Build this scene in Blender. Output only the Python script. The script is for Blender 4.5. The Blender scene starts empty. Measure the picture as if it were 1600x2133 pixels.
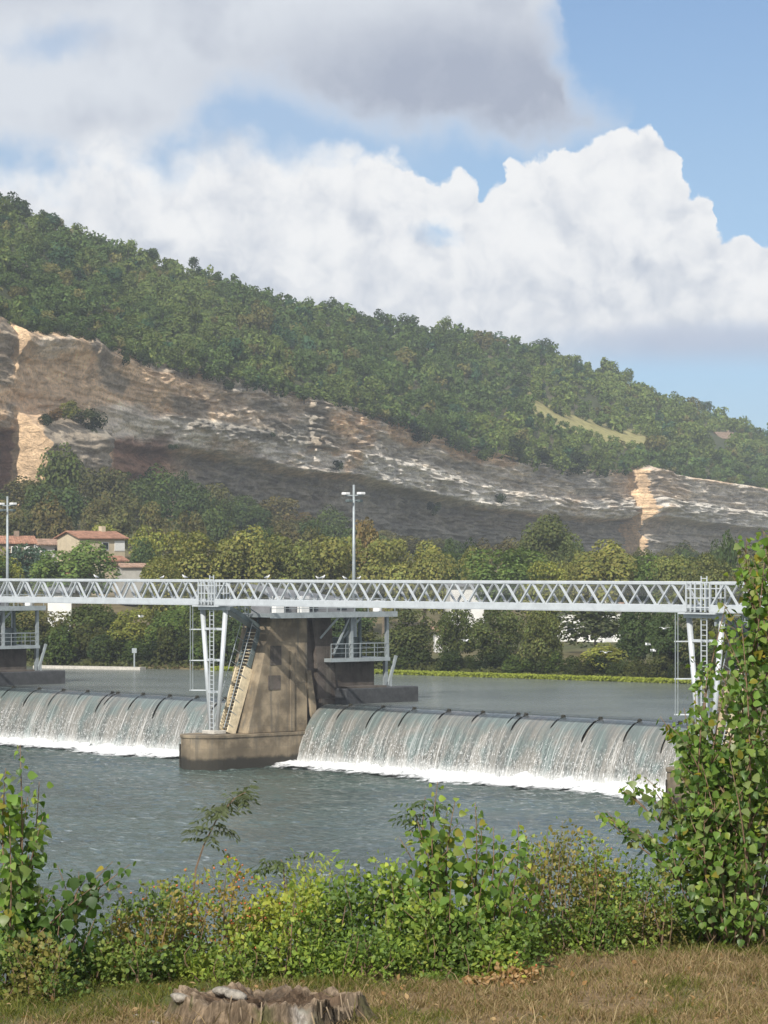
import bpy, math, random
import numpy as np
from mathutils import Vector, Matrix, Euler

random.seed(7)
RNG = np.random.default_rng(11)
scene = bpy.context.scene
COL = scene.collection
R = math.radians

# ------------------------------------------------------------------ camera
F = 6000.0            # focal length in photograph pixels (photo is 1600 x 2133)
HOR = 1187.0          # image row of the horizon
EYE = 15.3            # eye height above the lower river
cam_d = bpy.data.cameras.new('camera')
cam = bpy.data.objects.new('camera', cam_d)
COL.objects.link(cam)
cam.location = (0, 0, EYE)
cam.rotation_euler = (R(90), 0, 0)
cam_d.sensor_fit = 'AUTO'
cam_d.sensor_width = 36.0
cam_d.lens = 36.0 * F / 2133.0
cam_d.shift_y = (HOR - 1066.5) / 2133.0
cam_d.clip_start = 0.5
cam_d.clip_end = 20000
scene.camera = cam

# ------------------------------------------------------------------ sun
SUN_AZ = Vector((-0.36, -0.933)).normalized()
SUN_EL = R(36.5)
sun_d = bpy.data.lights.new('sun', 'SUN')
sun_d.energy = 3.8
sun_d.angle = R(0.5)
sun_d.color = (1.0, 0.95, 0.87)
sun = bpy.data.objects.new('sun', sun_d)
COL.objects.link(sun)
sdir = Vector((SUN_AZ.x * math.cos(SUN_EL), SUN_AZ.y * math.cos(SUN_EL), math.sin(SUN_EL)))
sun.rotation_euler = sdir.to_track_quat('Z', 'Y').to_euler()
sun.location = (-60, -60, 120)

# ------------------------------------------------------------------ view
scene.view_settings.view_transform = 'Standard'
scene.view_settings.look = 'None'
scene.view_settings.exposure = 0.42
scene.view_settings.gamma = 1.0
scene.view_settings.use_curve_mapping = False
scene.render.engine = 'CYCLES'
scene.cycles.use_denoising = True
scene.cycles.max_bounces = 6
scene.cycles.diffuse_bounces = 2
scene.cycles.glossy_bounces = 3
scene.cycles.transmission_bounces = 3
scene.cycles.transparent_max_bounces = 8
scene.cycles.volume_bounces = 0
scene.cycles.caustics_reflective = False
scene.cycles.caustics_refractive = False


# ------------------------------------------------------------------ node helper
class NT:
    def __init__(self, tree):
        self.t = tree
        self.n = tree.nodes
        self.l = tree.links

    def put(self, sock, v):
        if isinstance(v, bpy.types.NodeSocket):
            self.l.new(v, sock)
        elif v is not None:
            if hasattr(sock.default_value, '__len__') and not hasattr(v, '__len__'):
                v = [v] * len(sock.default_value)
            if hasattr(sock.default_value, '__len__') and len(sock.default_value) == 4 and len(v) == 3:
                v = (*v, 1.0)
            sock.default_value = v

    def m(self, op, a, b=None, c=None, clamp=False):
        nd = self.n.new('ShaderNodeMath')
        nd.operation = op
        nd.use_clamp = clamp
        for i, v in enumerate((a, b, c)):
            if v is not None:
                self.put(nd.inputs[i], v)
        return nd.outputs[0]

    def add(self, a, b): return self.m('ADD', a, b)
    def sub(self, a, b): return self.m('SUBTRACT', a, b)
    def mul(self, a, b): return self.m('MULTIPLY', a, b)
    def max(self, a, b): return self.m('MAXIMUM', a, b)
    def min(self, a, b): return self.m('MINIMUM', a, b)

    def sm(self, x, lo, hi, a=0.0, b=1.0):
        if not isinstance(lo, bpy.types.NodeSocket) and not isinstance(hi, bpy.types.NodeSocket) and lo > hi:
            lo, hi, a, b = hi, lo, b, a
        nd = self.n.new('ShaderNodeMapRange')
        nd.interpolation_type = 'SMOOTHSTEP'
        self.put(nd.inputs[0], x)
        self.put(nd.inputs[1], lo)
        self.put(nd.inputs[2], hi)
        self.put(nd.inputs[3], a)
        self.put(nd.inputs[4], b)
        return nd.outputs[0]

    def vec(self, x, y, z=0.0):
        nd = self.n.new('ShaderNodeCombineXYZ')
        for i, v in enumerate((x, y, z)):
            self.put(nd.inputs[i], v)
        return nd.outputs[0]

    def sep(self, v):
        nd = self.n.new('ShaderNodeSeparateXYZ')
        self.put(nd.inputs[0], v)
        return nd.outputs

    def vm(self, op, a, b=None, out=0):
        nd = self.n.new('ShaderNodeVectorMath')
        nd.operation = op
        self.put(nd.inputs[0], a)
        if b is not None:
            if op == 'SCALE':
                self.put(nd.inputs[3], b)
            else:
                self.put(nd.inputs[1], b)
        return nd.outputs[out]

    def noise(self, v, scale=1.0, detail=4.0, rough=0.5, dist=0.0, out=0):
        nd = self.n.new('ShaderNodeTexNoise')
        if v is not None:
            self.put(nd.inputs['Vector'], v)
        nd.inputs['Scale'].default_value = scale
        nd.inputs['Detail'].default_value = detail
        nd.inputs['Roughness'].default_value = rough
        nd.inputs['Distortion'].default_value = dist
        return nd.outputs[out]

    def voronoi(self, v, scale, feature='F1'):
        nd = self.n.new('ShaderNodeTexVoronoi')
        nd.feature = feature
        self.put(nd.inputs['Vector'], v)
        nd.inputs['Scale'].default_value = scale
        return nd.outputs['Distance']

    def mix(self, f, a, b, blend='MIX'):
        nd = self.n.new('ShaderNodeMix')
        nd.data_type = 'RGBA'
        nd.blend_type = blend
        self.put(nd.inputs[0], f)
        self.put(nd.inputs[6], a)
        self.put(nd.inputs[7], b)
        return nd.outputs[2]

    def coord(self, which='Object'):
        return self.n.new('ShaderNodeTexCoord').outputs[which]

    def attr(self, name, out='Color'):
        nd = self.n.new('ShaderNodeAttribute')
        nd.attribute_name = name
        return nd.outputs[out]

    def bump(self, h, strength=0.3, dist=0.05, normal=None):
        nd = self.n.new('ShaderNodeBump')
        nd.inputs['Strength'].default_value = strength
        nd.inputs['Distance'].default_value = dist
        self.put(nd.inputs['Height'], h)
        if normal is not None:
            self.put(nd.inputs['Normal'], normal)
        return nd.outputs[0]

    def bsdf(self, color, rough=0.7, metal=0.0, normal=None, spec=0.4, **kw):
        nd = self.n.new('ShaderNodeBsdfPrincipled')
        self.put(nd.inputs['Base Color'], color)
        self.put(nd.inputs['Roughness'], rough)
        nd.inputs['Metallic'].default_value = metal
        nd.inputs['Specular IOR Level'].default_value = spec
        for k, v in kw.items():
            self.put(nd.inputs[k], v)
        if normal is not None:
            self.put(nd.inputs['Normal'], normal)
        return nd.outputs[0]

    def node(self, typ, **ins):
        nd = self.n.new(typ)
        for k, v in ins.items():
            self.put(nd.inputs[k.replace('_', ' ')], v)
        return nd.outputs[0]

    def mixs(self, f, a, b):
        nd = self.n.new('ShaderNodeMixShader')
        self.put(nd.inputs[0], f)
        self.l.new(a, nd.inputs[1])
        self.l.new(b, nd.inputs[2])
        return nd.outputs[0]


# ------------------------------------------------------------------ world: Nishita sky with cumulus
world = bpy.data.worlds.new('World')
scene.world = world
world.use_nodes = True
wt = world.node_tree
wt.nodes.clear()
w = NT(wt)


def curve(x, pts, lo, hi):
    """smooth curve through photograph columns -> values, as a float curve node; x is U"""
    nd = wt.nodes.new('ShaderNodeFloatCurve')
    cv = nd.mapping.curves[0]
    xs = [((p - 800) / 1000.0 + 1.1) / 2.2 for p, _ in pts]
    ys = [((HOR - q) / 1000.0 - lo) / (hi - lo) for _, q in pts]
    while len(cv.points) < len(pts):
        cv.points.new(0.5, 0.5)
    for k_, (a, b) in enumerate(zip(xs, ys)):
        cv.points[k_].location = (min(1, max(0, a)), min(1, max(0, b)))
        cv.points[k_].handle_type = 'VECTOR'
    nd.mapping.update()
    w.put(nd.inputs['Value'], w.m('MULTIPLY', w.add(x, 1.1), 1 / 2.2, clamp=True))
    return w.add(w.mul(nd.outputs[0], hi - lo), lo)


dirv = w.coord('Generated')
d3 = w.sep(dirv)
az = w.m('ARCTAN2', d3[0], d3[1])
el = w.m('ARCSINE', d3[2])
U = w.mul(az, 6.0)
V = w.mul(el, 6.0)
P = w.vec(U, V, 0.0)

sky = wt.nodes.new('ShaderNodeTexSky')
sky.sky_type = 'NISHITA'
sky.sun_disc = False
sky.sun_elevation = SUN_EL
sky.sun_rotation = math.atan2(SUN_AZ.x, SUN_AZ.y)
sky.altitude = 200
sky.air_density = 1.0
sky.dust_density = 0.6
sky.ozone_density = 2.0
SKY_K = 0.070
blue = w.vm('SCALE', sky.outputs[0], SKY_K)
blue = w.vm('MULTIPLY', blue, (0.92, 0.98, 1.10))

# domain warp shared by all layers
wv = w.vm('SUBTRACT', w.noise(P, 6.0, 5.0, 0.58, out=1), (0.5, 0.5, 0.5))
Q = w.vm('ADD', P, w.vm('SCALE', wv, 0.11))
qs = w.sep(Q)


def heaps(p):
    """cauliflower heaps: fractal noise folded into rounded bumps"""
    n1_ = w.m('ABSOLUTE', w.sub(w.noise(p, 4.2, 2.0, 0.5), 0.5))
    n2_ = w.m('ABSOLUTE', w.sub(w.noise(w.vm('ADD', p, (5.3, 2.2, 0)), 10.0, 3.0, 0.55), 0.5))
    return w.sub(0.30, w.add(w.mul(n1_, 1.5), w.mul(n2_, 0.9)))


grain = w.noise(Q, 14.0, 6.0, 0.62)
big = w.noise(w.vm('ADD', P, (3.1, 1.7, 0.0)), 3.2, 4.0, 0.55)
B0 = heaps(Q)
B1 = heaps(w.vm('ADD', Q, (0.028, 0.045, 0.0)))
puff = w.sub(0.5, w.voronoi(Q, 17.0))
TOPS = [(-300, 375), (0, 378), (60, 372), (110, 388), (160, 360), (200, 335), (250, 345), (330, 352), (395, 340), (415, 302), (445, 288), (500, 294), (560, 299), (640, 320), (690, 324), (740, 312), (800, 322),
        (870, 332), (895, 362), (930, 370), (975, 368), (992, 385), (1002, 412), (1015, 395), (1042, 380), (1050, 338), (1080, 328), (1130, 318), (1180, 302), (1240, 294), (1300, 286),
        (1330, 276), (1370, 296), (1410, 317), (1424, 350), (1430, 408), (1442, 404), (1462, 404), (1484, 427), (1487, 470), (1500, 490), (1540, 498), (1580, 513), (1640, 525), (1800, 560)]
topV = curve(qs[0], TOPS, 0.0, 1.4)
DA = w.mul(w.sub(topV, qs[1]), 10.0)
DA = w.add(DA, w.add(w.mul(w.sub(grain, 0.5), 0.5), w.mul(puff, 0.45)))
# a blue notch between the two heaps
nt = w.vm('LENGTH', w.vm('MULTIPLY', w.vm('SUBTRACT', Q, ((907 - 800) / 1000.0, (HOR - 488) / 1000.0, 0)), (22.0, 38.0, 0)), out=1)
# loose cumulus of the same kind goes on outside the picture
gen = w.noise(w.vm('MULTIPLY', P, (0.55, 0.9, 1.0)), 0.9, 3.0, 0.5)
away = w.max(w.sm(w.m('ABSOLUTE', U), 1.05, 1.6), w.sm(V, 1.4, 2.2))
DA = w.add(DA, w.mul(w.mul(w.sub(big, 0.47), 5.0), w.mul(w.sm(U, -0.25, -0.6), w.sm(V, 0.70, 0.82))))
DA = w.add(w.mul(DA, w.sub(1.0, away)), w.mul(away, w.mul(w.sub(w.add(gen, w.mul(grain, 0.1)), 0.53), 7.0)))
soft = w.sm(U, -0.45, 0.15)
maskA = w.sm(DA, w.mul(w.sub(1.0, soft), -0.55), w.add(0.14, w.mul(w.sub(1.0, soft), 0.65)))
maskA = w.mul(maskA, w.sm(w.add(nt, w.mul(w.sub(grain, 0.5), 3.0)), -0.3, 1.7, 0.3, 1.0))
# base of the right hand cumulus
cut = w.sm(w.add(V, w.mul(w.sub(big, 0.5), 0.10)), 0.44, 0.52)
cutx = w.sm(U, 0.25, 0.55)
maskA = w.mul(maskA, w.sub(1.0, w.mul(w.sub(1.0, cut), cutx)))
rel = w.add(w.mul(w.sub(B0, B1), 1.25), w.mul(w.sub(grain, 0.5), 0.42))
hgt_ = w.sm(w.sub(topV, V), 0.50, 0.02)
lit = w.add(w.mul(rel, 0.9), w.add(w.mul(hgt_, 0.42), w.add(w.mul(soft, 0.16), w.mul(w.sub(big, 0.5), 0.9))))
lit = w.sm(lit, -0.22, 0.72)
colA = w.mix(lit, (0.40, 0.44, 0.51), (0.70, 0.705, 0.71))

# the broad grey sheet above
LOWC = [(-300, 330), (0, 330), (150, 350), (300, 345), (400, 290), (440, 240), (480, 195), (560, 195), (650, 235), (750, 275), (850, 303), (1000, 308), (1150, 304), (1240, 292), (1290, 272), (1310, 200), (1400, -150), (1900, -180)]
UPC = [(-300, -200), (1120, -200), (1160, -40), (1178, 90), (1200, 165), (1235, 215), (1290, 268), (1340, 300), (1900, 400)]
Qc = w.vm('ADD', P, w.vm('SCALE', wv, 0.12))
qc = w.sep(Qc)
lowV = curve(qc[0], LOWC, 0.0, 1.4)
upV = curve(qc[0], UPC, 0.0, 1.4)
rgt = w.mul(w.sub(w.add(0.385, w.mul(w.sm(w.sub(1.08, qc[1]), 0.0, 0.16), 0.17)), w.add(qc[0], w.mul(w.sub(grain, 0.5), 0.10))), 0.9)
DC = w.min(w.min(w.sub(qc[1], lowV), w.mul(w.sub(upV, qc[1]), 0.5)), rgt)
DC = w.mul(w.add(DC, w.mul(w.sub(big, 0.5), 0.16)), 10.0)
DC = w.add(w.mul(DC, w.sub(1.0, away)), w.mul(away, w.mul(w.sub(big, 0.46), 6.0)))
DC = w.add(DC, w.mul(w.sub(grain, 0.5), 0.5))
maskC = w.sm(DC, -0.35, 0.75)
# small blue window at upper left
wn = w.vm('LENGTH', w.vm('MULTIPLY', w.vm('SUBTRACT', Qc, (-0.68, 1.08, 0)), (9.0, 22.0, 0)), out=1)
maskC = w.mul(maskC, w.sm(w.add(wn, w.mul(w.sub(grain, 0.5), 1.2)), 0.0, 1.5, 0.35, 1.0))
# thicker and darker towards the middle of the sheet
ctr = w.vm('LENGTH', w.vm('MULTIPLY', w.vm('SUBTRACT', Qc, (0.20, 0.975, 0)), (1.6, 5.0, 0)), out=1)
darkC = w.mul(w.sm(ctr, 1.25, 0.25), w.sm(DC, -0.1, 0.9))
left_ = w.mul(w.mul(w.sm(big, 0.40, 0.66), 0.55), w.sm(DC, 0.1, 1.2))
edge2 = w.mul(w.sm(V, 1.10, 1.22), w.mul(w.sm(U, -0.4, -0.8), 0.7))
darkC = w.max(w.max(darkC, left_), edge2)
darkC = w.m('ADD', darkC, w.mul(w.mul(w.sub(grain, 0.5), 0.55), darkC), clamp=True)
colC = w.mix(darkC, (0.54, 0.57, 0.615), (0.30, 0.335, 0.415))
veil = w.sm(big, 0.36, 0.70)
veilm = w.mul(w.mul(veil, w.sm(U, 0.35, -0.5)), 0.55)
lowh = 0.0
blue = w.mix(w.sm(V, 0.9, 0.1), blue, w.vm('MULTIPLY', blue, (0.70, 0.86, 1.10)))
veilm = w.max(veilm, w.mul(w.sm(V, 0.70, 0.95), w.mul(w.sm(U, 0.30, 0.0), 0.25)))
veilm = w.max(veilm, lowh)
skyc = w.mix(veilm, blue, (0.47, 0.53, 0.61))
skyc = w.mix(maskC, skyc, colC)
skyc = w.mix(maskA, skyc, colA)
# grey base shadow of the cumulus at right
bs = w.mul(w.mul(w.sm(V, 0.40, 0.47), w.sm(V, 0.53, 0.48)), w.mul(w.sm(U, 0.25, 0.6), 0.75))
skyc = w.mix(bs, skyc, (0.36, 0.395, 0.49))
ground_m = w.sm(el, -0.01, -0.06)
skyc = w.mix(ground_m, skyc, (0.12, 0.13, 0.11))
bg = wt.nodes.new('ShaderNodeBackground')
wt.links.new(skyc, bg.inputs[0])
bg.inputs[1].default_value = 1.0
wo = wt.nodes.new('ShaderNodeOutputWorld')
wt.links.new(bg.outputs[0], wo.inputs[0])
world.cycles.sampling_method = 'NONE'


# ------------------------------------------------------------------ numeric noise
def _hash(ix, iy, seed):
    h = (ix.astype(np.int64) * 374761393 + iy.astype(np.int64) * 668265263 + seed * 982451653) & 0xFFFFFFFF
    h = ((h ^ (h >> 13)) * 1274126177) & 0xFFFFFFFF
    return ((h ^ (h >> 16)) & 0xFFFF) / 65535.0


def vnoise(x, y, seed=0):
    x = np.asarray(x, float)
    y = np.asarray(y, float)
    x, y = np.broadcast_arrays(x, y)
    ix = np.floor(x)
    iy = np.floor(y)
    fx = x - ix
    fy = y - iy
    fx = fx * fx * (3 - 2 * fx)
    fy = fy * fy * (3 - 2 * fy)
    a = _hash(ix, iy, seed)
    b = _hash(ix + 1, iy, seed)
    c = _hash(ix, iy + 1, seed)
    d = _hash(ix + 1, iy + 1, seed)
    return (a * (1 - fx) + b * fx) * (1 - fy) + (c * (1 - fx) + d * fx) * fy


def fbm(x, y, octv=4, seed=0, gain=0.5):
    s = 0.0
    amp = 1.0
    tot = 0.0
    for o in range(octv):
        s = s + amp * vnoise(x * 2 ** o, y * 2 ** o, seed + o * 17)
        tot += amp
        amp *= gain
    return s / tot


def sstep(x, a, b):
    t = np.clip((np.asarray(x, float) - a) / (b - a), 0, 1)
    return t * t * (3 - 2 * t)


def W(px, py, Y):
    return Vector(((px - 800) / F * Y, Y, EYE + (HOR - py) / F * Y))


# ------------------------------------------------------------------ object helpers
MATS = {}


def tag(o, label=None, cat=None, group=None, kind=None):
    if label:
        o['label'] = label
    if cat:
        o['category'] = cat
    if group:
        o['group'] = group
    if kind:
        o['kind'] = kind
    return o


def empty(name, loc=(0, 0, 0), rz=0.0):
    o = bpy.data.objects.new(name, None)
    o.empty_display_size = 0.3
    COL.objects.link(o)
    o.location = loc
    o.rotation_euler = (0, 0, rz)
    return o


def mesh_np(name, verts, faces, mat=None, col=None, smooth=False, uv=None):
    """verts (N,3) array, faces (M,k) array or list of tuples"""
    me = bpy.data.meshes.new(name)
    verts = np.asarray(verts, np.float32)
    if isinstance(faces, np.ndarray):
        m, k = faces.shape
        me.vertices.add(len(verts))
        me.vertices.foreach_set('co', verts.ravel())
        me.loops.add(m * k)
        me.loops.foreach_set('vertex_index', faces.astype(np.int32).ravel())
        me.polygons.add(m)
        me.polygons.foreach_set('loop_start', np.arange(0, m * k, k, dtype=np.int32))
        me.polygons.foreach_set('loop_total', np.full(m, k, np.int32))
        me.update(calc_edges=True)
    else:
        me.from_pydata([tuple(v) for v in verts.tolist()], [], faces)
    ca = me.color_attributes.new('Col', 'FLOAT_COLOR', 'POINT')
    if col is None:
        c4 = np.ones((len(verts), 4), np.float32)
    else:
        c4 = np.ones((len(verts), 4), np.float32)
        c4[:, :3] = col
    ca.data.foreach_set('color', c4.ravel())
    if uv is not None:
        ul = me.uv_layers.new(name='UVMap')
        li = np.zeros(len(me.loops), np.int32)
        me.loops.foreach_get('vertex_index', li)
        ul.data.foreach_set('uv', np.asarray(uv, np.float32)[li].ravel())
    if smooth:
        me.polygons.foreach_set('use_smooth', np.ones(len(me.polygons), bool))
    if mat:
        me.materials.append(MATS[mat])
    me.validate()
    return me


def ob(name, me, parent=None, loc=None, rot=None, scale=None, color=None):
    o = bpy.data.objects.new(name, me)
    COL.objects.link(o)
    if parent is not None:
        o.parent = parent
    if loc is not None:
        o.location = loc
    if rot is not None:
        o.rotation_euler = rot
    if scale is not None:
        o.scale = scale if hasattr(scale, '__len__') else (scale,) * 3
    if color is not None:
        o.color = (*color, 1.0)
    return o


def grid_faces(nr, nc, flip=False):
    i = np.arange(nr - 1)[:, None] * nc + np.arange(nc - 1)[None, :]
    i = i.ravel()
    f = np.stack([i, i + 1, i + nc + 1, i + nc], 1)
    return f[:, ::-1].copy() if flip else f


class MB:
    def __init__(self):
        self.v = []
        self.f = []

    def add(self, vs, fs):
        n = len(self.v)
        self.v += [tuple(p) for p in vs]
        self.f += [tuple(i + n for i in q) for q in fs]
        return self

    def box(self, x0, x1, y0, y1, z0, z1):
        vs = [(x0, y0, z0), (x1, y0, z0), (x1, y1, z0), (x0, y1, z0), (x0, y0, z1), (x1, y0, z1), (x1, y1, z1), (x0, y1, z1)]
        return self.add(vs, [(0, 3, 2, 1), (4, 5, 6, 7), (0, 1, 5, 4), (1, 2, 6, 5), (2, 3, 7, 6), (3, 0, 4, 7)])

    def bar(self, a, b, wx, wy=None, up=(0, 0, 1)):
        """rectangular bar from a to b"""
        wy = wx if wy is None else wy
        a = Vector(a)
        b = Vector(b)
        d = (b - a).normalized()
        upv = Vector(up)
        if abs(d.dot(upv)) > 0.98:
            upv = Vector((0, 1, 0))
        s = d.cross(upv).normalized()
        t = s.cross(d).normalized()
        vs = []
        for p in (a, b):
            for (i, j) in ((-1, -1), (1, -1), (1, 1), (-1, 1)):
                vs.append(p + s * (i * wx / 2) + t * (j * wy / 2))
        return self.add(vs, [(0, 3, 2, 1), (4, 5, 6, 7), (0, 1, 5, 4), (1, 2, 6, 5), (2, 3, 7, 6), (3, 0, 4, 7)])

    def tube(self, pts, rad, n=6, cap=True):
        pts = [Vector(p) for p in pts]
        rad = list(rad) if hasattr(rad, '__len__') else [rad] * len(pts)
        base = len(self.v)
        prev = None
        for i, p in enumerate(pts):
            d = (pts[min(i + 1, len(pts) - 1)] - pts[max(i - 1, 0)])
            if d.length < 1e-9:
                d = Vector((0, 0, 1))
            d.normalize()
            if prev is None:
                r = d.cross(Vector((0, 0, 1)))
                if r.length < 0.05:
                    r = d.cross(Vector((0, 1, 0)))
            else:
                r = prev - d * prev.dot(d)
            r.normalize()
            prev = r
            q = d.cross(r)
            for k in range(n):
                a = 2 * math.pi * k / n
                self.v.append(tuple(p + (r * math.cos(a) + q * math.sin(a)) * rad[i]))
        for i in range(len(pts) - 1):
            for k in range(n):
                a = base + i * n + k
                b = base + i * n + (k + 1) % n
                self.f.append((a, b, b + n, a + n))
        if cap:
            self.f.append(tuple(base + k for k in reversed(range(n))))
            self.f.append(tuple(base + (len(pts) - 1) * n + k for k in range(n)))
        return self

    def prism(self, poly, lo, hi, axis='z'):
        """extrude polygon (list of 2d) along an axis"""
        def mk(p, h):
            return {'z': (p[0], p[1], h), 'x': (h, p[0], p[1]), 'y': (p[0], h, p[1])}[axis]
        n = len(poly)
        vs = [mk(p, lo) for p in poly] + [mk(p, hi) for p in poly]
        fs = [tuple(reversed(range(n))), tuple(range(n, 2 * n))]
        fs += [(i, (i + 1) % n, (i + 1) % n + n, i + n) for i in range(n)]
        return self.add(vs, fs)

    def mesh(self, name, mat, smooth=False, bevel=0.0):
        me = mesh_np(name, np.array(self.v, float), self.f, mat, smooth=smooth)
        import bmesh
        bm = bmesh.new()
        bm.from_mesh(me)
        bmesh.ops.recalc_face_normals(bm, faces=bm.faces)
        if bevel > 0:
            bmesh.ops.bevel(bm, geom=list(bm.edges), offset=bevel, segments=1, affect='EDGES', clamp_overlap=True)
        bm.to_mesh(me)
        bm.free()
        return me

    def ob(self, name, mat, parent=None, smooth=False, bevel=0.0, **kw):
        return ob(name, self.mesh(name, mat, smooth, bevel), parent, **kw)


def copy_tree(o, parent=None):
    c = o.copy()
    COL.objects.link(c)
    c.parent = parent
    for ch in list(o.children):
        copy_tree(ch, c)
    return c


# ------------------------------------------------------------------ materials
def material(name, fn, **kw):
    m = bpy.data.materials.new(name)
    m.use_nodes = True
    m.node_tree.nodes.clear()
    k = NT(m.node_tree)
    out = m.node_tree.nodes.new('ShaderNodeOutputMaterial')
    res = fn(k, **kw)
    m.node_tree.links.new(res, out.inputs[0])
    MATS[name] = m
    return m


def m_plain(k, c=(0.5, 0.5, 0.5), var=0.12, scale=3.0, rough=0.6, metal=0.0, bump=0.15, spec=0.4, detail=6.0):
    p = k.coord()
    n = k.noise(p, scale, detail, 0.6)
    n2 = k.noise(p, scale * 7, 4.0, 0.6)
    f = k.add(k.mul(n, 0.7), k.mul(n2, 0.3))
    lo = tuple(x * (1 - var * 2) for x in c)
    hi = tuple(min(1, x * (1 + var * 1.2)) for x in c)
    colr = k.mix(k.sm(f, 0.3, 0.7), lo, hi)
    return k.bsdf(colr, rough, metal, k.bump(n2, bump, 0.03), spec)


def m_concrete(k, c=(0.30, 0.24, 0.162), wet=True):
    p = k.coord()
    s = k.sep(p)
    n = k.noise(p, 0.55, 6.0, 0.62)
    n2 = k.noise(p, 9.0, 5.0, 0.6)
    st = k.noise(k.vm('MULTIPLY', p, (2.2, 2.2, 0.18)), 1.0, 5.0, 0.6)      # run-off streaks
    colr = k.mix(k.sm(n, 0.35, 0.68), tuple(x * 0.45 for x in c), tuple(min(1, x * 1.15) for x in c))
    colr = k.mix(k.mul(k.sm(st, 0.48, 0.68), 0.75), colr, (0.12, 0.11, 0.09))
    colr = k.mix(k.mul(k.sm(n2, 0.5, 0.8), 0.35), colr, (0.20, 0.18, 0.15))
    if wet:
        band = k.add(s[2], k.mul(k.sub(n, 0.5), 0.9))
        colr = k.mix(k.mul(k.sm(band, 2.1, 1.2), 0.65), colr, (0.13, 0.105, 0.072))
        colr = k.mix(k.mul(k.sm(band, 1.1, 0.75), 0.92), colr, (0.028, 0.027, 0.022))
    jz = k.m('ABSOLUTE', k.sub(k.m('FRACT', k.mul(s[2], 0.62)), 0.5))
    joint = k.sm(jz, 0.485, 0.5)
    colr = k.mix(k.mul(joint, 0.4), colr, (0.13, 0.12, 0.1))
    h = k.sub(k.add(k.mul(n2, 0.6), k.mul(n, 0.4)), k.mul(joint, 0.5))
    return k.bsdf(colr, 0.85, 0.0, k.bump(h, 0.45, 0.06), 0.25)


def m_leaf(k, trans=0.32, rough=0.42, spec=0.35, gloss=True):
    oi = k.n.new('ShaderNodeObjectInfo')
    colr = k.mix(1.0, k.attr('Col'), oi.outputs['Color'], 'MULTIPLY')
    if gloss:
        a = k.bsdf(colr, rough, 0.0, None, spec)
    else:
        a = k.node('ShaderNodeBsdfDiffuse', Color=colr)
    tc = k.mix(1.0, colr, (1.25, 1.35, 0.55), 'MULTIPLY')
    b = k.node('ShaderNodeBsdfTranslucent', Color=tc)
    return k.mixs(trans, a, b)


def m_rock(k):
    colr = k.attr('Col')
    p = k.coord()
    n = k.noise(p, 0.35, 8.0, 0.65)
    st = k.noise(k.vm('MULTIPLY', p, (0.22, 0.22, 0.62)), 1.0, 8.0, 0.70, 1.2)
    vst = k.noise(k.vm('MULTIPLY', p, (0.55, 0.55, 0.05)), 1.0, 5.0, 0.6)
    f = k.sm(st, 0.36, 0.66)
    c2 = k.mix(1.0, colr, k.mix(f, (0.84, 0.84, 0.85), (1.10, 1.09, 1.06)), 'MULTIPLY')
    c2 = k.mix(k.mul(k.sm(vst, 0.52, 0.74), 0.28), c2, k.mix(1.0, c2, (0.45, 0.47, 0.5), 'MULTIPLY'))
    c2 = k.mix(1.0, c2, k.mix(k.sm(n, 0.3, 0.7), (0.80, 0.80, 0.80), (1.2, 1.2, 1.2)), 'MULTIPLY')
    pw = k.vm('ADD', p, k.vm('SCALE', k.noise(p, 0.25, 4.0, 0.6, out=1), 5.0))
    crk = k.voronoi(k.vm('MULTIPLY', pw, (0.22, 0.22, 0.55)), 1.0, 'DISTANCE_TO_EDGE')
    fine = k.noise(p, 1.6, 6.0, 0.7)
    ln = k.noise(k.vm('MULTIPLY', pw, (0.045, 0.045, 0.55)), 1.0, 5.0, 0.62)
    bed = k.sm(k.m('ABSOLUTE', k.sub(k.m('FRACT', k.mul(ln, 7.0)), 0.5)), 0.40, 0.47)
    vc = k.noise(k.vm('MULTIPLY', pw, (0.42, 0.42, 0.045)), 1.0, 5.0, 0.6)
    vcr = k.sm(k.m('ABSOLUTE', k.sub(vc, 0.5)), 0.022, 0.006)
    vo = k.n.new('ShaderNodeTexVoronoi')
    k.put(vo.inputs['Vector'], k.vm('MULTIPLY', pw, (0.16, 0.16, 0.42)))
    vo.inputs['Scale'].default_value = 1.0
    cell = k.sep(vo.outputs['Color'])[0]
    c2 = k.mix(1.0, c2, k.mix(cell, (0.92, 0.91, 0.90), (1.28, 1.27, 1.24)), 'MULTIPLY')
    c2 = k.mix(k.mul(k.max(bed, k.mul(vcr, 0.8)), 0.36), c2, k.mix(1.0, c2, (0.35, 0.34, 0.34), 'MULTIPLY'))
    c2 = k.mix(1.0, c2, k.mix(k.sm(fine, 0.3, 0.7), (0.82, 0.82, 0.82), (1.14, 1.14, 1.14)), 'MULTIPLY')
    h = k.add(k.add(k.mul(st, 0.8), k.mul(n, 0.9)), k.add(k.mul(k.sm(crk, 0.0, 0.10), 0.12), k.mul(fine, 0.25)))
    return k.bsdf(c2, 0.9, 0.0, k.bump(h, 0.9, 0.9), 0.15)


def m_vcol(k, rough=0.9, nscale=2.0, amp=0.35, bump=0.4, bd=0.1):
    colr = k.attr('Col')
    p = k.coord()
    n = k.noise(p, nscale, 8.0, 0.65)
    c2 = k.mix(1.0, colr, k.mix(k.sm(n, 0.28, 0.72), (1 - amp,) * 3, (1 + amp,) * 3), 'MULTIPLY')
    return k.bsdf(c2, rough, 0.0, k.bump(n, bump, bd), 0.2)


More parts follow.
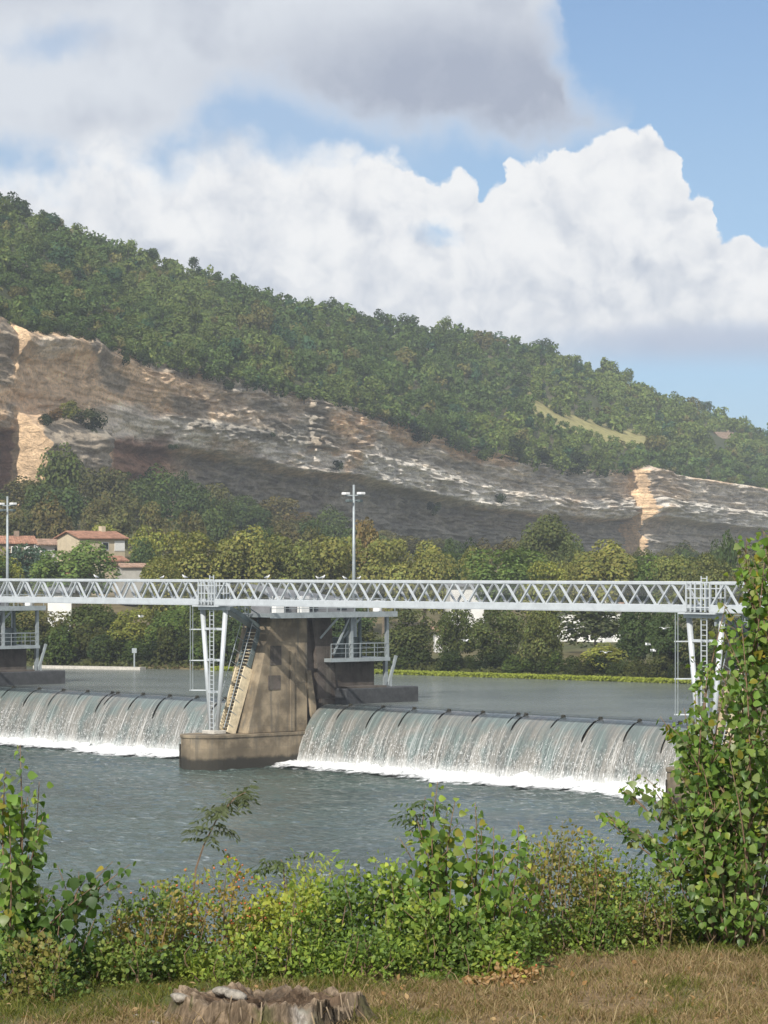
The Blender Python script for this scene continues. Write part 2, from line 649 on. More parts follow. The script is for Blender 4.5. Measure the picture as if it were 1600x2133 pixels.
def m_water(k, body=(0.048, 0.070, 0.060), calm=False):
    p = k.coord()
    pv = k.vm('MULTIPLY', p, (1.0, 1.7, 1.0))
    n1 = k.noise(pv, 0.9 if not calm else 1.3, 5.0, 0.6, 0.4)
    n2 = k.noise(pv, 3.2, 4.0, 0.6)
    h = k.add(k.mul(n1, 0.7), k.mul(n2, 0.3))
    nrm = k.bump(h, 0.8 if not calm else 0.85, 0.40 if not calm else 0.30)
    big = k.noise(p, 0.07, 4.0, 0.55)
    colr = k.mix(k.sm(big, 0.35, 0.65), body, tuple(x * 1.5 for x in body))
    if not calm:
        # thin drifting foam flecks, also standing for ripple glints painted into the colour
        fl = k.noise(k.vm('MULTIPLY', p, (0.55, 1.6, 1.0)), 1.15, 7.0, 0.68, 0.8)
        near = k.noise(k.vm('MULTIPLY', p, (0.6, 1.0, 1.0)), 0.06, 3.0, 0.5)
        fm = k.mul(k.sm(fl, 0.55, 0.70), k.sm(near, 0.36, 0.58))
        colr = k.mix(k.mul(fm, 0.6), colr, (0.5, 0.55, 0.56))
    return k.bsdf(colr, 0.09 if not calm else 0.16, 0.0, nrm, 0.5, IOR=1.333)


def m_fall(k):
    uv = k.coord('UV')
    s = k.sep(uv)
    U_, V_ = s[0], s[1]
    wob = k.mul(k.sub(k.noise(k.vec(k.mul(U_, 0.8), k.mul(V_, 0.35)), 1.0, 2.0), 0.5), 0.25)
    Uw = k.add(U_, wob)
    n1 = k.noise(k.vec(k.mul(Uw, 2.6), k.mul(V_, 0.10)), 1.0, 3.0, 0.6)
    n2 = k.noise(k.vec(k.mul(Uw, 9.5), k.mul(V_, 0.16), 3.0), 1.0, 3.0, 0.6)
    n3 = k.noise(k.vec(k.mul(Uw, 9.0), k.mul(V_, 3.4), 7.0), 1.0, 4.0, 0.65)
    n4 = k.noise(k.vec(k.mul(U_, 0.5), k.mul(V_, 0.4), 11.0), 1.0, 3.0, 0.55)
    stre = k.sm(k.add(k.mul(n1, 0.45), k.mul(n2, 0.55)), 0.50, 0.66)
    down = k.sm(V_, 0.6, 5.4)
    fine = k.sm(n2, 0.54, 0.70)
    spk = k.mul(k.sm(n3, 0.53, 0.66), k.sm(k.add(V_, k.mul(n4, 3.5)), 3.6, 6.9))
    wht = k.m('ADD', k.mul(stre, k.add(0.06, k.mul(down, 0.30))), k.mul(fine, k.add(0.08, k.mul(down, 0.13))), clamp=True)
    wht = k.m('MAXIMUM', wht, k.mul(spk, 0.6), clamp=True)
    wht = k.m('ADD', wht, k.mul(k.sm(V_, 5.1, 6.3), 0.55), clamp=True)
    thin = k.mix(k.sm(k.add(n4, k.mul(k.sm(V_, 1.2, 3.5), 0.12)), 0.46, 0.66), (0.14, 0.18, 0.168), (0.20, 0.192, 0.168))
    thin = k.mix(k.mul(k.sm(n1, 0.55, 0.40), 0.6), thin, (0.11, 0.125, 0.12))
    colr = k.mix(wht, thin, (0.78, 0.79, 0.78))
    h = k.add(k.mul(n2, 0.6), k.mul(n3, 0.5))
    nrm = k.bump(h, 0.8, 0.12)
    sh = k.bsdf(colr, k.add(0.16, k.mul(wht, 0.5)), 0.0, nrm, 0.6)
    tr = k.node('ShaderNodeBsdfTransparent')
    gap = k.attr('gap', 'Fac')
    g2 = k.sm(k.add(gap, k.mul(k.sub(n2, 0.5), 0.9)), 0.45, 0.60)
    hole = k.mul(k.sm(n3, 0.46, 0.36), k.mul(k.sm(V_, 2.4, 5.2), k.sm(n1, 0.52, 0.40)))
    a = k.max(g2, k.mul(hole, 0.8))
    return k.mixs(a, sh, tr)


def m_foam(k):
    p = k.coord()
    n = k.noise(p, 1.0, 8.0, 0.68, 0.5)
    edge = k.attr('gap', 'Fac')
    a = k.sm(k.add(edge, k.mul(k.sub(n, 0.5), 1.7)), 0.30, 0.72)
    n2 = k.noise(p, 4.0, 5.0, 0.6)
    colr = k.mix(k.sm(n2, 0.3, 0.6), (0.74, 0.77, 0.78), (0.90, 0.91, 0.91))
    sh = k.bsdf(colr, 0.75, 0.0, k.bump(k.add(n, n2), 0.6, 0.2), 0.3)
    tr = k.node('ShaderNodeBsdfTransparent')
    return k.mixs(a, tr, sh)


def m_mesh(k):
    p = k.coord()
    s = k.sep(p)
    a = k.m('FRACT', k.mul(k.add(s[0], s[2]), 7.0))
    b = k.m('FRACT', k.mul(k.sub(s[0], s[2]), 7.0))
    wire = k.max(k.m('LESS_THAN', a, 0.13), k.m('LESS_THAN', b, 0.13))
    sh = k.bsdf((0.25, 0.26, 0.26), 0.5, 0.3)
    return k.mixs(wire, k.node('ShaderNodeBsdfTransparent'), sh)


def m_tiles(k, c=(0.42, 0.20, 0.12)):
    p = k.coord()
    s = k.sep(p)
    wv = k.m('SINE', k.mul(s[0], 18.0))
    rows = k.m('FRACT', k.mul(s[1], 2.6))
    n = k.noise(p, 1.6, 6.0, 0.6)
    colr = k.mix(k.sm(n, 0.3, 0.7), tuple(x * 0.6 for x in c), tuple(min(1, x * 1.2) for x in c))
    h = k.add(k.mul(wv, 0.5), k.mul(rows, 0.6))
    return k.bsdf(colr, 0.85, 0.0, k.bump(h, 0.6, 0.08), 0.2)


def m_wood(k):
    p = k.coord()
    n = k.noise(k.vm('MULTIPLY', p, (26.0, 26.0, 2.6)), 1.0, 7.0, 0.7, 0.6)
    n2 = k.noise(p, 3.0, 5.0, 0.6)
    colr = k.mix(1.0, k.attr('Col'), k.mix(k.sm(n, 0.3, 0.7), (0.4, 0.38, 0.36), (1.45, 1.42, 1.38)), 'MULTIPLY')
    colr = k.mix(k.mul(k.sm(n2, 0.52, 0.72), 0.6), colr, (0.09, 0.075, 0.055))
    return k.bsdf(colr, 0.9, 0.0, k.bump(n, 0.9, 0.03), 0.15)


material('concrete', m_concrete)
material('concrete_dark', m_concrete, c=(0.12, 0.10, 0.085), wet=False)  # dark copy; puts the shade of gate slot and rear buttress into the colour
material('plinth', m_plain, c=(0.52, 0.49, 0.43), var=0.15, scale=4.0, rough=0.85)
material('steel', m_plain, c=(0.60, 0.635, 0.655), var=0.06, scale=1.2, rough=0.42, metal=0.25, bump=0.05)
material('steel_grey', m_plain, c=(0.36, 0.40, 0.41), var=0.12, scale=1.5, rough=0.5, metal=0.3, bump=0.05)
material('steel_dark', m_plain, c=(0.15, 0.19, 0.19), var=0.2, scale=1.5, rough=0.6, metal=0.2, bump=0.08)
material('stair_cream', m_plain, c=(0.72, 0.61, 0.42), var=0.15, scale=2.0, rough=0.8)
material('roof_grey', m_plain, c=(0.20, 0.205, 0.215), var=0.12, scale=1.0, rough=0.7)
material('white_paint', m_plain, c=(0.78, 0.78, 0.76), var=0.05, scale=2.0, rough=0.6)
material('gate_plate', m_plain, c=(0.15, 0.135, 0.105), var=0.35, scale=2.0, rough=0.6, bump=0.4)
material('moss_iron', m_plain, c=(0.06, 0.055, 0.04), var=0.35, scale=6.0, rough=0.9, bump=0.5)
material('float_rubber', m_plain, c=(0.055, 0.057, 0.06), var=0.2, scale=2.0, rough=0.8)
material('wall_cream', m_plain, c=(0.52, 0.44, 0.31), var=0.08, scale=0.8, rough=0.9)
material('wall_white', m_plain, c=(0.74, 0.73, 0.70), var=0.05, scale=0.8, rough=0.9)
material('wall_grey', m_plain, c=(0.40, 0.385, 0.345), var=0.08, scale=0.8, rough=0.9)
material('wall_brown', m_plain, c=(0.26, 0.20, 0.15), var=0.15, scale=1.0, rough=0.9)
material('tiles', m_tiles, c=(0.36, 0.19, 0.125))
material('tiles_pale', m_tiles, c=(0.38, 0.25, 0.18))
material('tiles_brown', m_tiles, c=(0.26, 0.19, 0.14))
material('shutter', m_plain, c=(0.56, 0.56, 0.55), var=0.05, rough=0.7)
material('glass_dark', m_plain, c=(0.03, 0.035, 0.04), var=0.1, rough=0.12, bump=0.0, spec=0.6)
material('bark', m_plain, c=(0.17, 0.14, 0.10), var=0.25, scale=8.0, rough=0.95, bump=0.6)
material('twig', m_plain, c=(0.20, 0.13, 0.08), var=0.25, scale=20.0, rough=0.8, bump=0.2)
material('crown_leaf', m_leaf, trans=0.26, gloss=False)
material('leaf', m_leaf, trans=0.42, rough=0.42, spec=0.38)
material('small_leaf', m_leaf, trans=0.34, rough=0.5, spec=0.3)
material('rock', m_rock)
material('terrain', m_vcol, nscale=0.4, amp=0.3, bump=0.5, bd=0.4)
material('ground', m_vcol, nscale=14.0, amp=0.4, bump=0.7, bd=0.03)
material('grass', m_leaf, trans=0.3, gloss=False)
material('water_low', m_water)
material('water_up', m_water, body=(0.105, 0.118, 0.108), calm=True)
material('fall', m_fall)
material('foam', m_foam)
material('wire', m_mesh)
def m_grating(k):
    s_ = k.sep(k.coord())
    bars = k.max(k.m('LESS_THAN', k.m('FRACT', k.mul(s_[0], 10.0)), 0.38), k.m('LESS_THAN', k.m('FRACT', k.mul(s_[1], 6.0)), 0.15))
    return k.mixs(bars, k.node('ShaderNodeBsdfTransparent'), k.bsdf((0.34, 0.37, 0.38), 0.5, 0.3))


material('grating', m_grating)
material('wood', m_wood)
material('stone', m_plain, c=(0.31, 0.28, 0.235), var=0.3, scale=6.0, rough=0.9, bump=0.6)
material('feather', m_plain, c=(0.80, 0.80, 0.80), var=0.06, rough=0.8)
material('feather_grey', m_plain, c=(0.45, 0.47, 0.5), var=0.06, rough=0.8)
material('drop', m_plain, c=(0.85, 0.86, 0.86), var=0.03, rough=0.4)

# ================================================================== setting: dam frame
TH = math.atan2(F, 5373.0)
ax = Vector((math.cos(TH), -math.sin(TH), 0))      # along the weir, to the right
ux = Vector((math.sin(TH), math.cos(TH), 0))       # upstream
ORG = Vector((-13.1, 222.0, 0))
ROT = -TH


def Lp(s, t, z=0.0):
    return ORG + ax * s + ux * t + Vector((0, 0, z))


POND = 4.72
S_LEFT, S_RIGHT = -48.6, 50.5

# ---- far bank, cliff line
BANK = [(-420, 430), (-140, 350), (-41, 316), (-0.5, 294), (28.65, 268.6), (60, 240), (130, 180), (260, 80)]


def yb(px):                       # depth of the far bank along the ray at image column px
    px = np.asarray(px, float)
    bp = np.array([(x / y * F + 800) for x, y in BANK])
    iy = np.array([1.0 / y for x, y in BANK])
    return 1.0 / np.interp(px, bp, iy)


def yc(p):                        # depth of the cliff line
    return 1.0 / (1 / 560.0 + (1 / 1000.0 - 1 / 560.0) * np.asarray(p, float) / 1600.0)


TOP_PX = np.array([-300, 0, 50, 130, 200, 300, 400, 550, 650, 750, 850, 900, 1000, 1100, 1200, 1300, 1345, 1400, 1500, 1600, 1900])
TOP_Y = np.array([630, 657, 688, 690, 704, 748, 768, 800, 825, 850, 880, 903, 935, 958, 978, 978, 968, 988, 1003, 1018, 1050])
RID_PX = np.array([-300, 0, 100, 150, 300, 400, 500, 600, 700, 800, 950, 1100, 1200, 1300, 1400, 1500, 1600, 1900])
RID_Y = np.array([372, 430, 458, 482, 535, 562, 605, 628, 648, 676, 692, 715, 750, 785, 833, 864, 898, 985])


def ytop(p): return np.interp(p, TOP_PX, TOP_Y)
def yrid(p): return np.interp(p, RID_PX, RID_Y) + 12
def ybot(p): return np.interp(p, [-300, 0, 500, 1000, 1600, 1900], [1050, 1055, 1095, 1150, 1180, 1185])
def yr(p): return 1.0 / (1 / 730.0 + (1 / 1260.0 - 1 / 730.0) * np.asarray(p, float) / 1600.0)


# ---------------------------------------------------------------- cliff
CN = np.array([0.90, -0.43])
cols = []
for p in np.arange(-300, 1900, 3.2):
    cols.append(p)
for pc, wd in ((1322, 2.0), (22, 2.0), (36, 2.0), (186, 1.5), (640, 1.5)):
    cols += list(np.linspace(pc - wd, pc + wd, 12))
cols = np.array(sorted(cols))
NR = 170
vv = np.linspace(0, 1, NR)[:, None]
pp = cols[None, :]
Y0 = yc(pp)
ZT = EYE + (HOR - ytop(pp)) / F * Y0
ZB = EYE + (HOR - ybot(pp)) / F * Y0
ZZ = ZT + (ZB - ZT) * vv
X0 = (pp - 800) / F * Y0
pim = pp + vv * 0
yim = HOR - (ZZ - EYE) / Y0 * F          # image row before displacement
d = np.zeros_like(ZZ)
strat = fbm(pim * 0.004 + 3, vv * 26 + pim * 0.0012, 3, 5) - 0.5
d += strat * 1.1
d += (np.floor(fbm(pim * 0.003, vv * 7, 2, 9) * 9) / 9 - 0.5) * 3.0
d += (fbm(pim * 0.03, vv * 22 + pim * 0.01, 4, 21) - 0.5) * 1.2
d += (fbm(pim * 0.012, vv * 5, 3, 33) - 0.5) * 4.0
rag = sstep(pim, 250, 420)
d += (np.floor(fbm(pim * 0.055, vv * 42 + pim * 0.006, 2, 71) * 7) / 7 - 0.5) * 1.5 * (0.35 + 0.65 * rag)
d += (vnoise(np.floor(pim / 11.0 + fbm(vv * 30, pim * 0, 2, 5) * 1.5), np.floor(vv * 46 + fbm(pim * 0.02, vv * 3, 2, 3) * 6), 99) - 0.5) * 1.5 * (0.15 + 0.85 * rag)
# paler wall proud, undercut lower part
wv0 = vv + (fbm(pim * 0.008, vv * 3, 3, 61) - 0.5) * 0.10
wall = sstep(wv0, 0.31, 0.36) * (1 - sstep(wv0, 0.53, 0.56)) * sstep(pim, 150, 380)
d += wall * 1.6
d -= sstep(wv0, 0.54, 0.59) * sstep(pim, 120, 420) * 3.4
# upper ledges step back to the wood
d -= (1 - sstep(vv, 0.0, 0.06)) * 1.0
# buttress on the right with its sunlit return face
d += sstep(pim, 1320.5, 1323.5) * (6.4 + 1.5 * (fbm(vv * 20, pim * 0 + 2, 3, 4) - 0.5)) * (1 - 0.6 * sstep(pim, 1400, 1800))
# left: return face by the frame edge, tapering down
d += sstep(pim, 20.5, 23.5) * (2.6 * (1 - sstep(yim, 690, 800)) + 0.0) * (1 - sstep(pim, 120, 320))
d += sstep(pim, 185, 187.5) * (1.3 * (1 - sstep(yim, 730, 800))) * (1 - sstep(pim, 230, 330))
d += sstep(pim, 639, 641) * 1.9 * (fbm(vv * 40, pim * 0, 2, 8) > 0.42) * sstep(yim, 800, 840) * (1 - sstep(yim, 930, 950)) * (1 - sstep(pim, 650, 720))
# detached block with vegetation on top
blk = sstep(pim, 34.5, 37.5) * (1 - sstep(pim, 165, 178)) * sstep(yim + 14 * (fbm(pim * 0.05, vv * 0, 2, 3) - 0.5), 858 + (pim - 36) * 0.03, 872 + (pim - 36) * 0.03)
d += blk * (0.3 + 0.7 * sstep(yim, 862, 925)) * (8.0 + 2.0 * (fbm(vv * 22, pim * 0.02, 3, 14) - 0.5))
d -= sstep(yim, 890, 905) * (1 - sstep(pim, 28, 36)) * 4.0
d = d * (0.15 + 0.85 * sstep(vv, 0.0, 0.045))
XX = X0 + CN[0] * d
YY = Y0 + CN[1] * d
px_a = 800 + XX / YY * F
py_a = HOR - (ZZ - EYE) / YY * F
# rock colour: bedding, ochre and grey limestone, dark weathering and some painted shade
tan = np.array([0.80, 0.58, 0.385])
grey = np.array([0.80, 0.72, 0.61])
pale = np.array([0.82, 0.78, 0.70])
dark = np.array([0.25, 0.235, 0.20])
redb = np.array([0.28, 0.15, 0.10])
c = np.zeros(ZZ.shape + (3,))
nz = fbm(px_a * 0.010, py_a * 0.032 - px_a * 0.006, 5, 41)
nz2 = fbm(px_a * 0.02, py_a * 0.028, 5, 77)
nz3 = fbm(px_a * 0.006, py_a * 0.012, 4, 91)
nz4 = fbm(px_a * 0.045, py_a * 0.06 - px_a * 0.01, 4, 17, 0.65)


def patch(cx, cy, rx, ry, sl=0.2, edge=0.5):
    """a stain with a ragged outline on the rock, 0..1"""
    u_ = (px_a - cx) / rx
    v_2 = (py_a - cy - sl * (px_a - cx)) / ry
    return 1 - sstep(np.hypot(u_, v_2) + (nz2 - 0.5) * 1.5 + (nz4 - 0.5) * 0.7, 1 - edge, 1 + edge * 0.3)


tn = np.clip((1 - sstep(px_a, 300, 520)) + 0.5 * sstep(nz3, 0.47, 0.60), 0, 1)
tn = np.maximum.reduce([tn, patch(745, 885, 70, 40), patch(860, 905, 90, 26), patch(690, 960, 60, 50), patch(1010, 950, 90, 18), patch(1480, 985, 150, 18)])
tn *= 1 - 0.75 * patch(260, 880, 60, 50, 0) - 0.6 * patch(110, 720, 50, 26, 0)
c[:] = grey
c += (tan - c) * np.clip(tn, 0, 1)[..., None]
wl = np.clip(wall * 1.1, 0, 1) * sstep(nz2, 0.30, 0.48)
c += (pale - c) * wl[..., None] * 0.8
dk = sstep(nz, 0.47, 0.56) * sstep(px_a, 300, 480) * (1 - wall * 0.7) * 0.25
low = sstep(wv0 + (nz2 - 0.5) * 0.10, 0.545, 0.585) * sstep(px_a, 320, 420)  # lower band: dark stain, with the overhang's shade painted in as well
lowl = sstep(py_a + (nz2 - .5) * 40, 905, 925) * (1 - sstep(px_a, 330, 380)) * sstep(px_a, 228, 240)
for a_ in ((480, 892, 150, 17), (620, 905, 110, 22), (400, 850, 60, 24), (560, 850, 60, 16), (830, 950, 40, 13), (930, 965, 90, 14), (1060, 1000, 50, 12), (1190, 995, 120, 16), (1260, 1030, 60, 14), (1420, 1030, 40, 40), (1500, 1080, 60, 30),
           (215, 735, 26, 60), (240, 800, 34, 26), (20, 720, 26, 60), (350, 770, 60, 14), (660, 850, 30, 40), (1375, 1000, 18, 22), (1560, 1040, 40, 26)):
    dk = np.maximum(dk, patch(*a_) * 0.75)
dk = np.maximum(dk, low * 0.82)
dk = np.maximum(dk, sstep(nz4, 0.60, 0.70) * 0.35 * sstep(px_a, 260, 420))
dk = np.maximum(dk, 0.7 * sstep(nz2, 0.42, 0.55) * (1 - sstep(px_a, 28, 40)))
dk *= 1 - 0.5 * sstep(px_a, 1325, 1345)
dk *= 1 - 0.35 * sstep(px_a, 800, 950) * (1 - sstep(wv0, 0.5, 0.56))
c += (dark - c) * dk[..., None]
c += (redb - c) * (np.maximum(lowl, sstep(py_a, 885, 905) * (1 - sstep(px_a, 36, 44))) * 0.9)[..., None]  # red-brown rock; deep shade of the left cave is painted in too
blk_shade = blk * sstep(px_a, 88, 96)  # main face of the block, its shade painted into the rock colour
c += (dark * 1.1 - c) * (blk_shade * 0.8)[..., None]
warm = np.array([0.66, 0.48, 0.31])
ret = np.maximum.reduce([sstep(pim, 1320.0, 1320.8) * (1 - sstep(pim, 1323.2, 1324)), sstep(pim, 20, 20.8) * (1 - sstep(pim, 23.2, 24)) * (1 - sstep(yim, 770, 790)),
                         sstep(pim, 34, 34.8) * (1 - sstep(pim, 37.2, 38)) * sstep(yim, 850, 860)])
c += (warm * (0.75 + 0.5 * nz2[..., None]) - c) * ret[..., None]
nc = len(cols)
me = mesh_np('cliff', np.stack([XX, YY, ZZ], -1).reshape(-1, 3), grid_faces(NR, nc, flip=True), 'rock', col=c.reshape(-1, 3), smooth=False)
cliff = tag(ob('cliff', me), 'grey and ochre limestone quarry cliff below the wooded hill', None, None, 'structure')

# ---------------------------------------------------------------- hill above the cliff
hp = np.arange(-300, 1901, 14.0)[None, :]
NH = 46
hv = np.concatenate([np.linspace(0, 1, NH), [1.06, 1.3]])[:, None]


def hill_pt(p, v):
    Yc_, Yr_ = yc(p), yr(p)
    Y = Yc_ + (Yr_ - Yc_) * v + 1.0
    vq = np.minimum(v, 1.0)
    yi = ytop(p) + (yrid(p) - ytop(p)) * (1 - (1 - vq) ** 1.25)
    z = EYE + (HOR - yi) / F * Y
    z = np.where(v > 1.0, z - (v - 1.0) * 160, z)
    return (p - 800) / F * Y, Y, z


hx, hy, hz = hill_pt(hp, hv)
hx = hx + hv * 0
hy = hy + hv * 0
hz = hz + (fbm(hx * 0.05, hy * 0.05, 3, 5) - 0.5) * 2.0
# drop the front edge behind the cliff rim
hz[0] -= 0.8
hn = fbm(hx * 0.08, hy * 0.08, 4, 8)
hc = np.array([0.060, 0.070, 0.030]) + (np.array([0.11, 0.10, 0.055]) - np.array([0.06, 0.07, 0.03])) * sstep(hn, 0.45, 0.65)[..., None]
px_h = 800 + hx / hy * F
py_h = HOR - (hz - EYE) / hy * F


def meadow_mask(px, py):
    yc_ = np.interp(px, [1100, 1150, 1200, 1260, 1345], [838, 866, 886, 904, 922])
    half = np.interp(px, [1100, 1130, 1200, 1300, 1345], [3, 11, 14, 10, 3])
    return (np.abs(py - yc_) < half) & (px > 1100) & (px < 1348)


mm = meadow_mask(px_h, py_h)
hc[np.abs(py_h - np.interp(px_h, [1100, 1150, 1200, 1260, 1345], [838, 866, 886, 904, 922])) * ((px_h > 1090) & (px_h < 1355)) + 1000 * ~((px_h > 1090) & (px_h < 1355)) < 22] = (0.30, 0.27, 0.11)
me = mesh_np('hill', np.stack([hx, hy, hz], -1).reshape(-1, 3), grid_faces(len(hv), hp.shape[1]), 'terrain', col=hc.reshape(-1, 3), smooth=True)
tag(ob('hill', me), 'wooded hillside rising above the quarry cliff', None, None, 'structure')

# ---------------------------------------------------------------- far bank ground up to the cliff foot
wv_ = np.array([0, 0.004, 0.015, 0.03, 0.06, 0.1, 0.15, 0.22, 0.3, 0.4, 0.5, 0.6, 0.7, 0.8, 0.9, 1.0, 1.06])[:, None]


def far_ground(px, Y):
    px = np.asarray(px, float)
    b, cl = yb(px), yc(px)
    wq = (np.asarray(Y, float) - b) / (cl - b)
    zb = EYE + (HOR - ybot(px)) / F * cl
    prof = np.interp(wq, [-0.1, 0, 0.004, 0.015, 0.06, 0.15, 1.0, 1.06], [0, 0, 1, 2, 3, 4, 5, 6])
    out = np.where(wq <= 0, 3.9, 0.0)
    z1 = np.interp(wq, [0, 0.004, 0.015, 0.06, 0.15], [3.9, 4.75, 5.5, 6.2, 6.8])
    z2 = 6.8 + (zb - 6.8) * np.clip((wq - 0.15) / 0.85, 0, 1.2)
    return np.where(wq < 0.15, z1, z2)


fp = np.arange(-400, 2301, 20.0)[None, :]
fY = yb(fp) + (yc(fp) - yb(fp)) * wv_
fx = (fp - 800) / F * fY
fz = far_ground(fp + fY * 0, fY)
fn_ = fbm(fx * 0.15, fY * 0.15, 4, 15)
fz = fz + (fn_ - 0.5) * 1.2 * sstep(wv_, 0.02, 0.2)
fc = np.array([0.075, 0.085, 0.032]) + (np.array([0.15, 0.12, 0.06]) - np.array([0.075, 0.085, 0.032])) * sstep(fn_, 0.42, 0.62)[..., None]
me = mesh_np('far_bank', np.stack([fx, fY, fz], -1).reshape(-1, 3), grid_faces(len(wv_), fp.shape[1]), 'terrain', col=fc.reshape(-1, 3), smooth=True)
tag(ob('far_bank', me), 'grassy far bank rising to the foot of the cliff', None, None, 'structure')

# ---------------------------------------------------------------- near bank
ns_ = 120
nx_ = np.linspace(-14, 14, 160)[None, :]


def near_edge(x):
    return 22.6 + 0.62 * np.asarray(x, float)          # bank crest runs away to the right


def near_z(x, y):
    x = np.asarray(x, float)
    y = np.asarray(y, float)
    e = near_edge(np.clip(x, -6, 6)) + 0.5
    over = np.maximum(y - e, 0)
    z = 12.2 - 0.55 * over - 0.012 * over ** 2
    z = np.maximum(z, -2.0)
    return z + (fbm(x * 1.1, y * 1.1, 3, 3) - 0.5) * 0.12 + (fbm(x * 5, y * 5, 2, 6) - 0.5) * 0.03


ny_ = np.concatenate([np.linspace(-8, 16, 14), np.linspace(16.4, 27, 120), np.linspace(27.5, 62, 40)])[:, None]
gx = nx_ * np.maximum(1.0, 1 + (ny_ - 24) * 0.06) + ny_ * 0
gy = ny_ + nx_ * 0
gz = near_z(gx, gy)
gn = fbm(gx * 1.4, gy * 1.4, 4, 29)
gn2 = fbm(gx * 5, gy * 5, 3, 59)
dry = np.array([0.185, 0.13, 0.072])
grn = np.array([0.095, 0.105, 0.035])
gmix = np.clip(sstep(gn, 0.50, 0.66) * 0.7 + sstep(gy - near_edge(gx), -1.3, -0.1) * 0.8 + 0.5 * (1 - sstep(gx, -2.4, -0.6)) * sstep(gy, 19.5, 20.6), 0, 1)
gc = dry + (grn - dry) * gmix[..., None]
gc = gc * (0.75 + 0.5 * gn2[..., None])
me = mesh_np('near_bank', np.stack([gx, gy, gz], -1).reshape(-1, 3), grid_faces(len(ny_), nx_.shape[1]), 'ground', col=gc.reshape(-1, 3), smooth=True)
tag(ob('near_bank', me), 'dry grassy bank in front of the shrubs', None, None, 'structure')

# ---------------------------------------------------------------- river, lower and upper reach (local dam frame)
sx_ = np.linspace(-75, 95, 480)[None, :]
ty_ = np.concatenate([np.linspace(-125, -62, 150), np.linspace(-61.6, 7.4, 240)])[:, None]
wz = (fbm(sx_ * 0.45, ty_ * 0.75, 4, 3, 0.6) - 0.5) * 0.26 + (fbm(sx_ * 1.7 + 9, ty_ * 2.2, 2, 13) - 0.5) * 0.17
wz = wz * (0.75 + 0.9 * sstep(ty_, -12, 4))
edgef = sstep(sx_, -75, -65) * (1 - sstep(sx_, 85, 95)) * sstep(ty_, -125, -115)
wz = wz * edgef
lx = sx_ + ty_ * 0
ly = ty_ + sx_ * 0
me = mesh_np('river_water', np.stack([lx, ly, wz], -1).reshape(-1, 3), grid_faces(ty_.shape[0], sx_.shape[1]), 'water_low', smooth=True)
tag(ob('river_water', me, None, ORG, (0, 0, ROT)), 'rippled grey green river below the weir', None, None, 'structure')
# outer sheets of the same river, butting against the detailed one
mb = MB()
for (x0, x1, y0, y1) in ((-500, -75, -300, 7.4), (95, 400, -300, 7.4), (-75, 95, -300, -125)):
    mb.add([(x0, y0, 0), (x1, y0, 0), (x1, y1, 0), (x0, y1, 0)], [(0, 1, 2, 3)])
tag(mb.ob('river_water_beyond', 'water_low', loc=ORG, rot=(0, 0, ROT)), 'river water continuing beyond the weir bays', None, None, 'structure')
mb = MB()
mb.add([(-500, 9.9, POND), (500, 9.9, POND), (500, 260, POND), (-500, 260, POND)], [(0, 1, 2, 3)])
tag(mb.ob('pond_water', 'water_up', loc=ORG, rot=(0, 0, ROT)), 'calm grey river water held above the weir', None, None, 'structure')

# ---------------------------------------------------------------- weir gates, falling water, foam
PROF = np.array([(10.3, 4.72), (9.9, 4.715), (9.5, 4.66), (9.1, 4.52), (8.75, 4.30), (8.4, 3.98), (8.05, 3.52), (7.75, 3.0), (7.45, 2.4), (7.2, 1.8), (6.98, 1.2), (6.8, 0.6), (6.66, 0.1), (6.55, -0.35)])


def prof(n):
    seg = np.r_[0, np.cumsum(np.hypot(*np.diff(PROF, axis=0).T))]
    q = np.linspace(0, seg[-1], n)
    return np.interp(q, seg, PROF[:, 0]), np.interp(q, seg, PROF[:, 1]), q


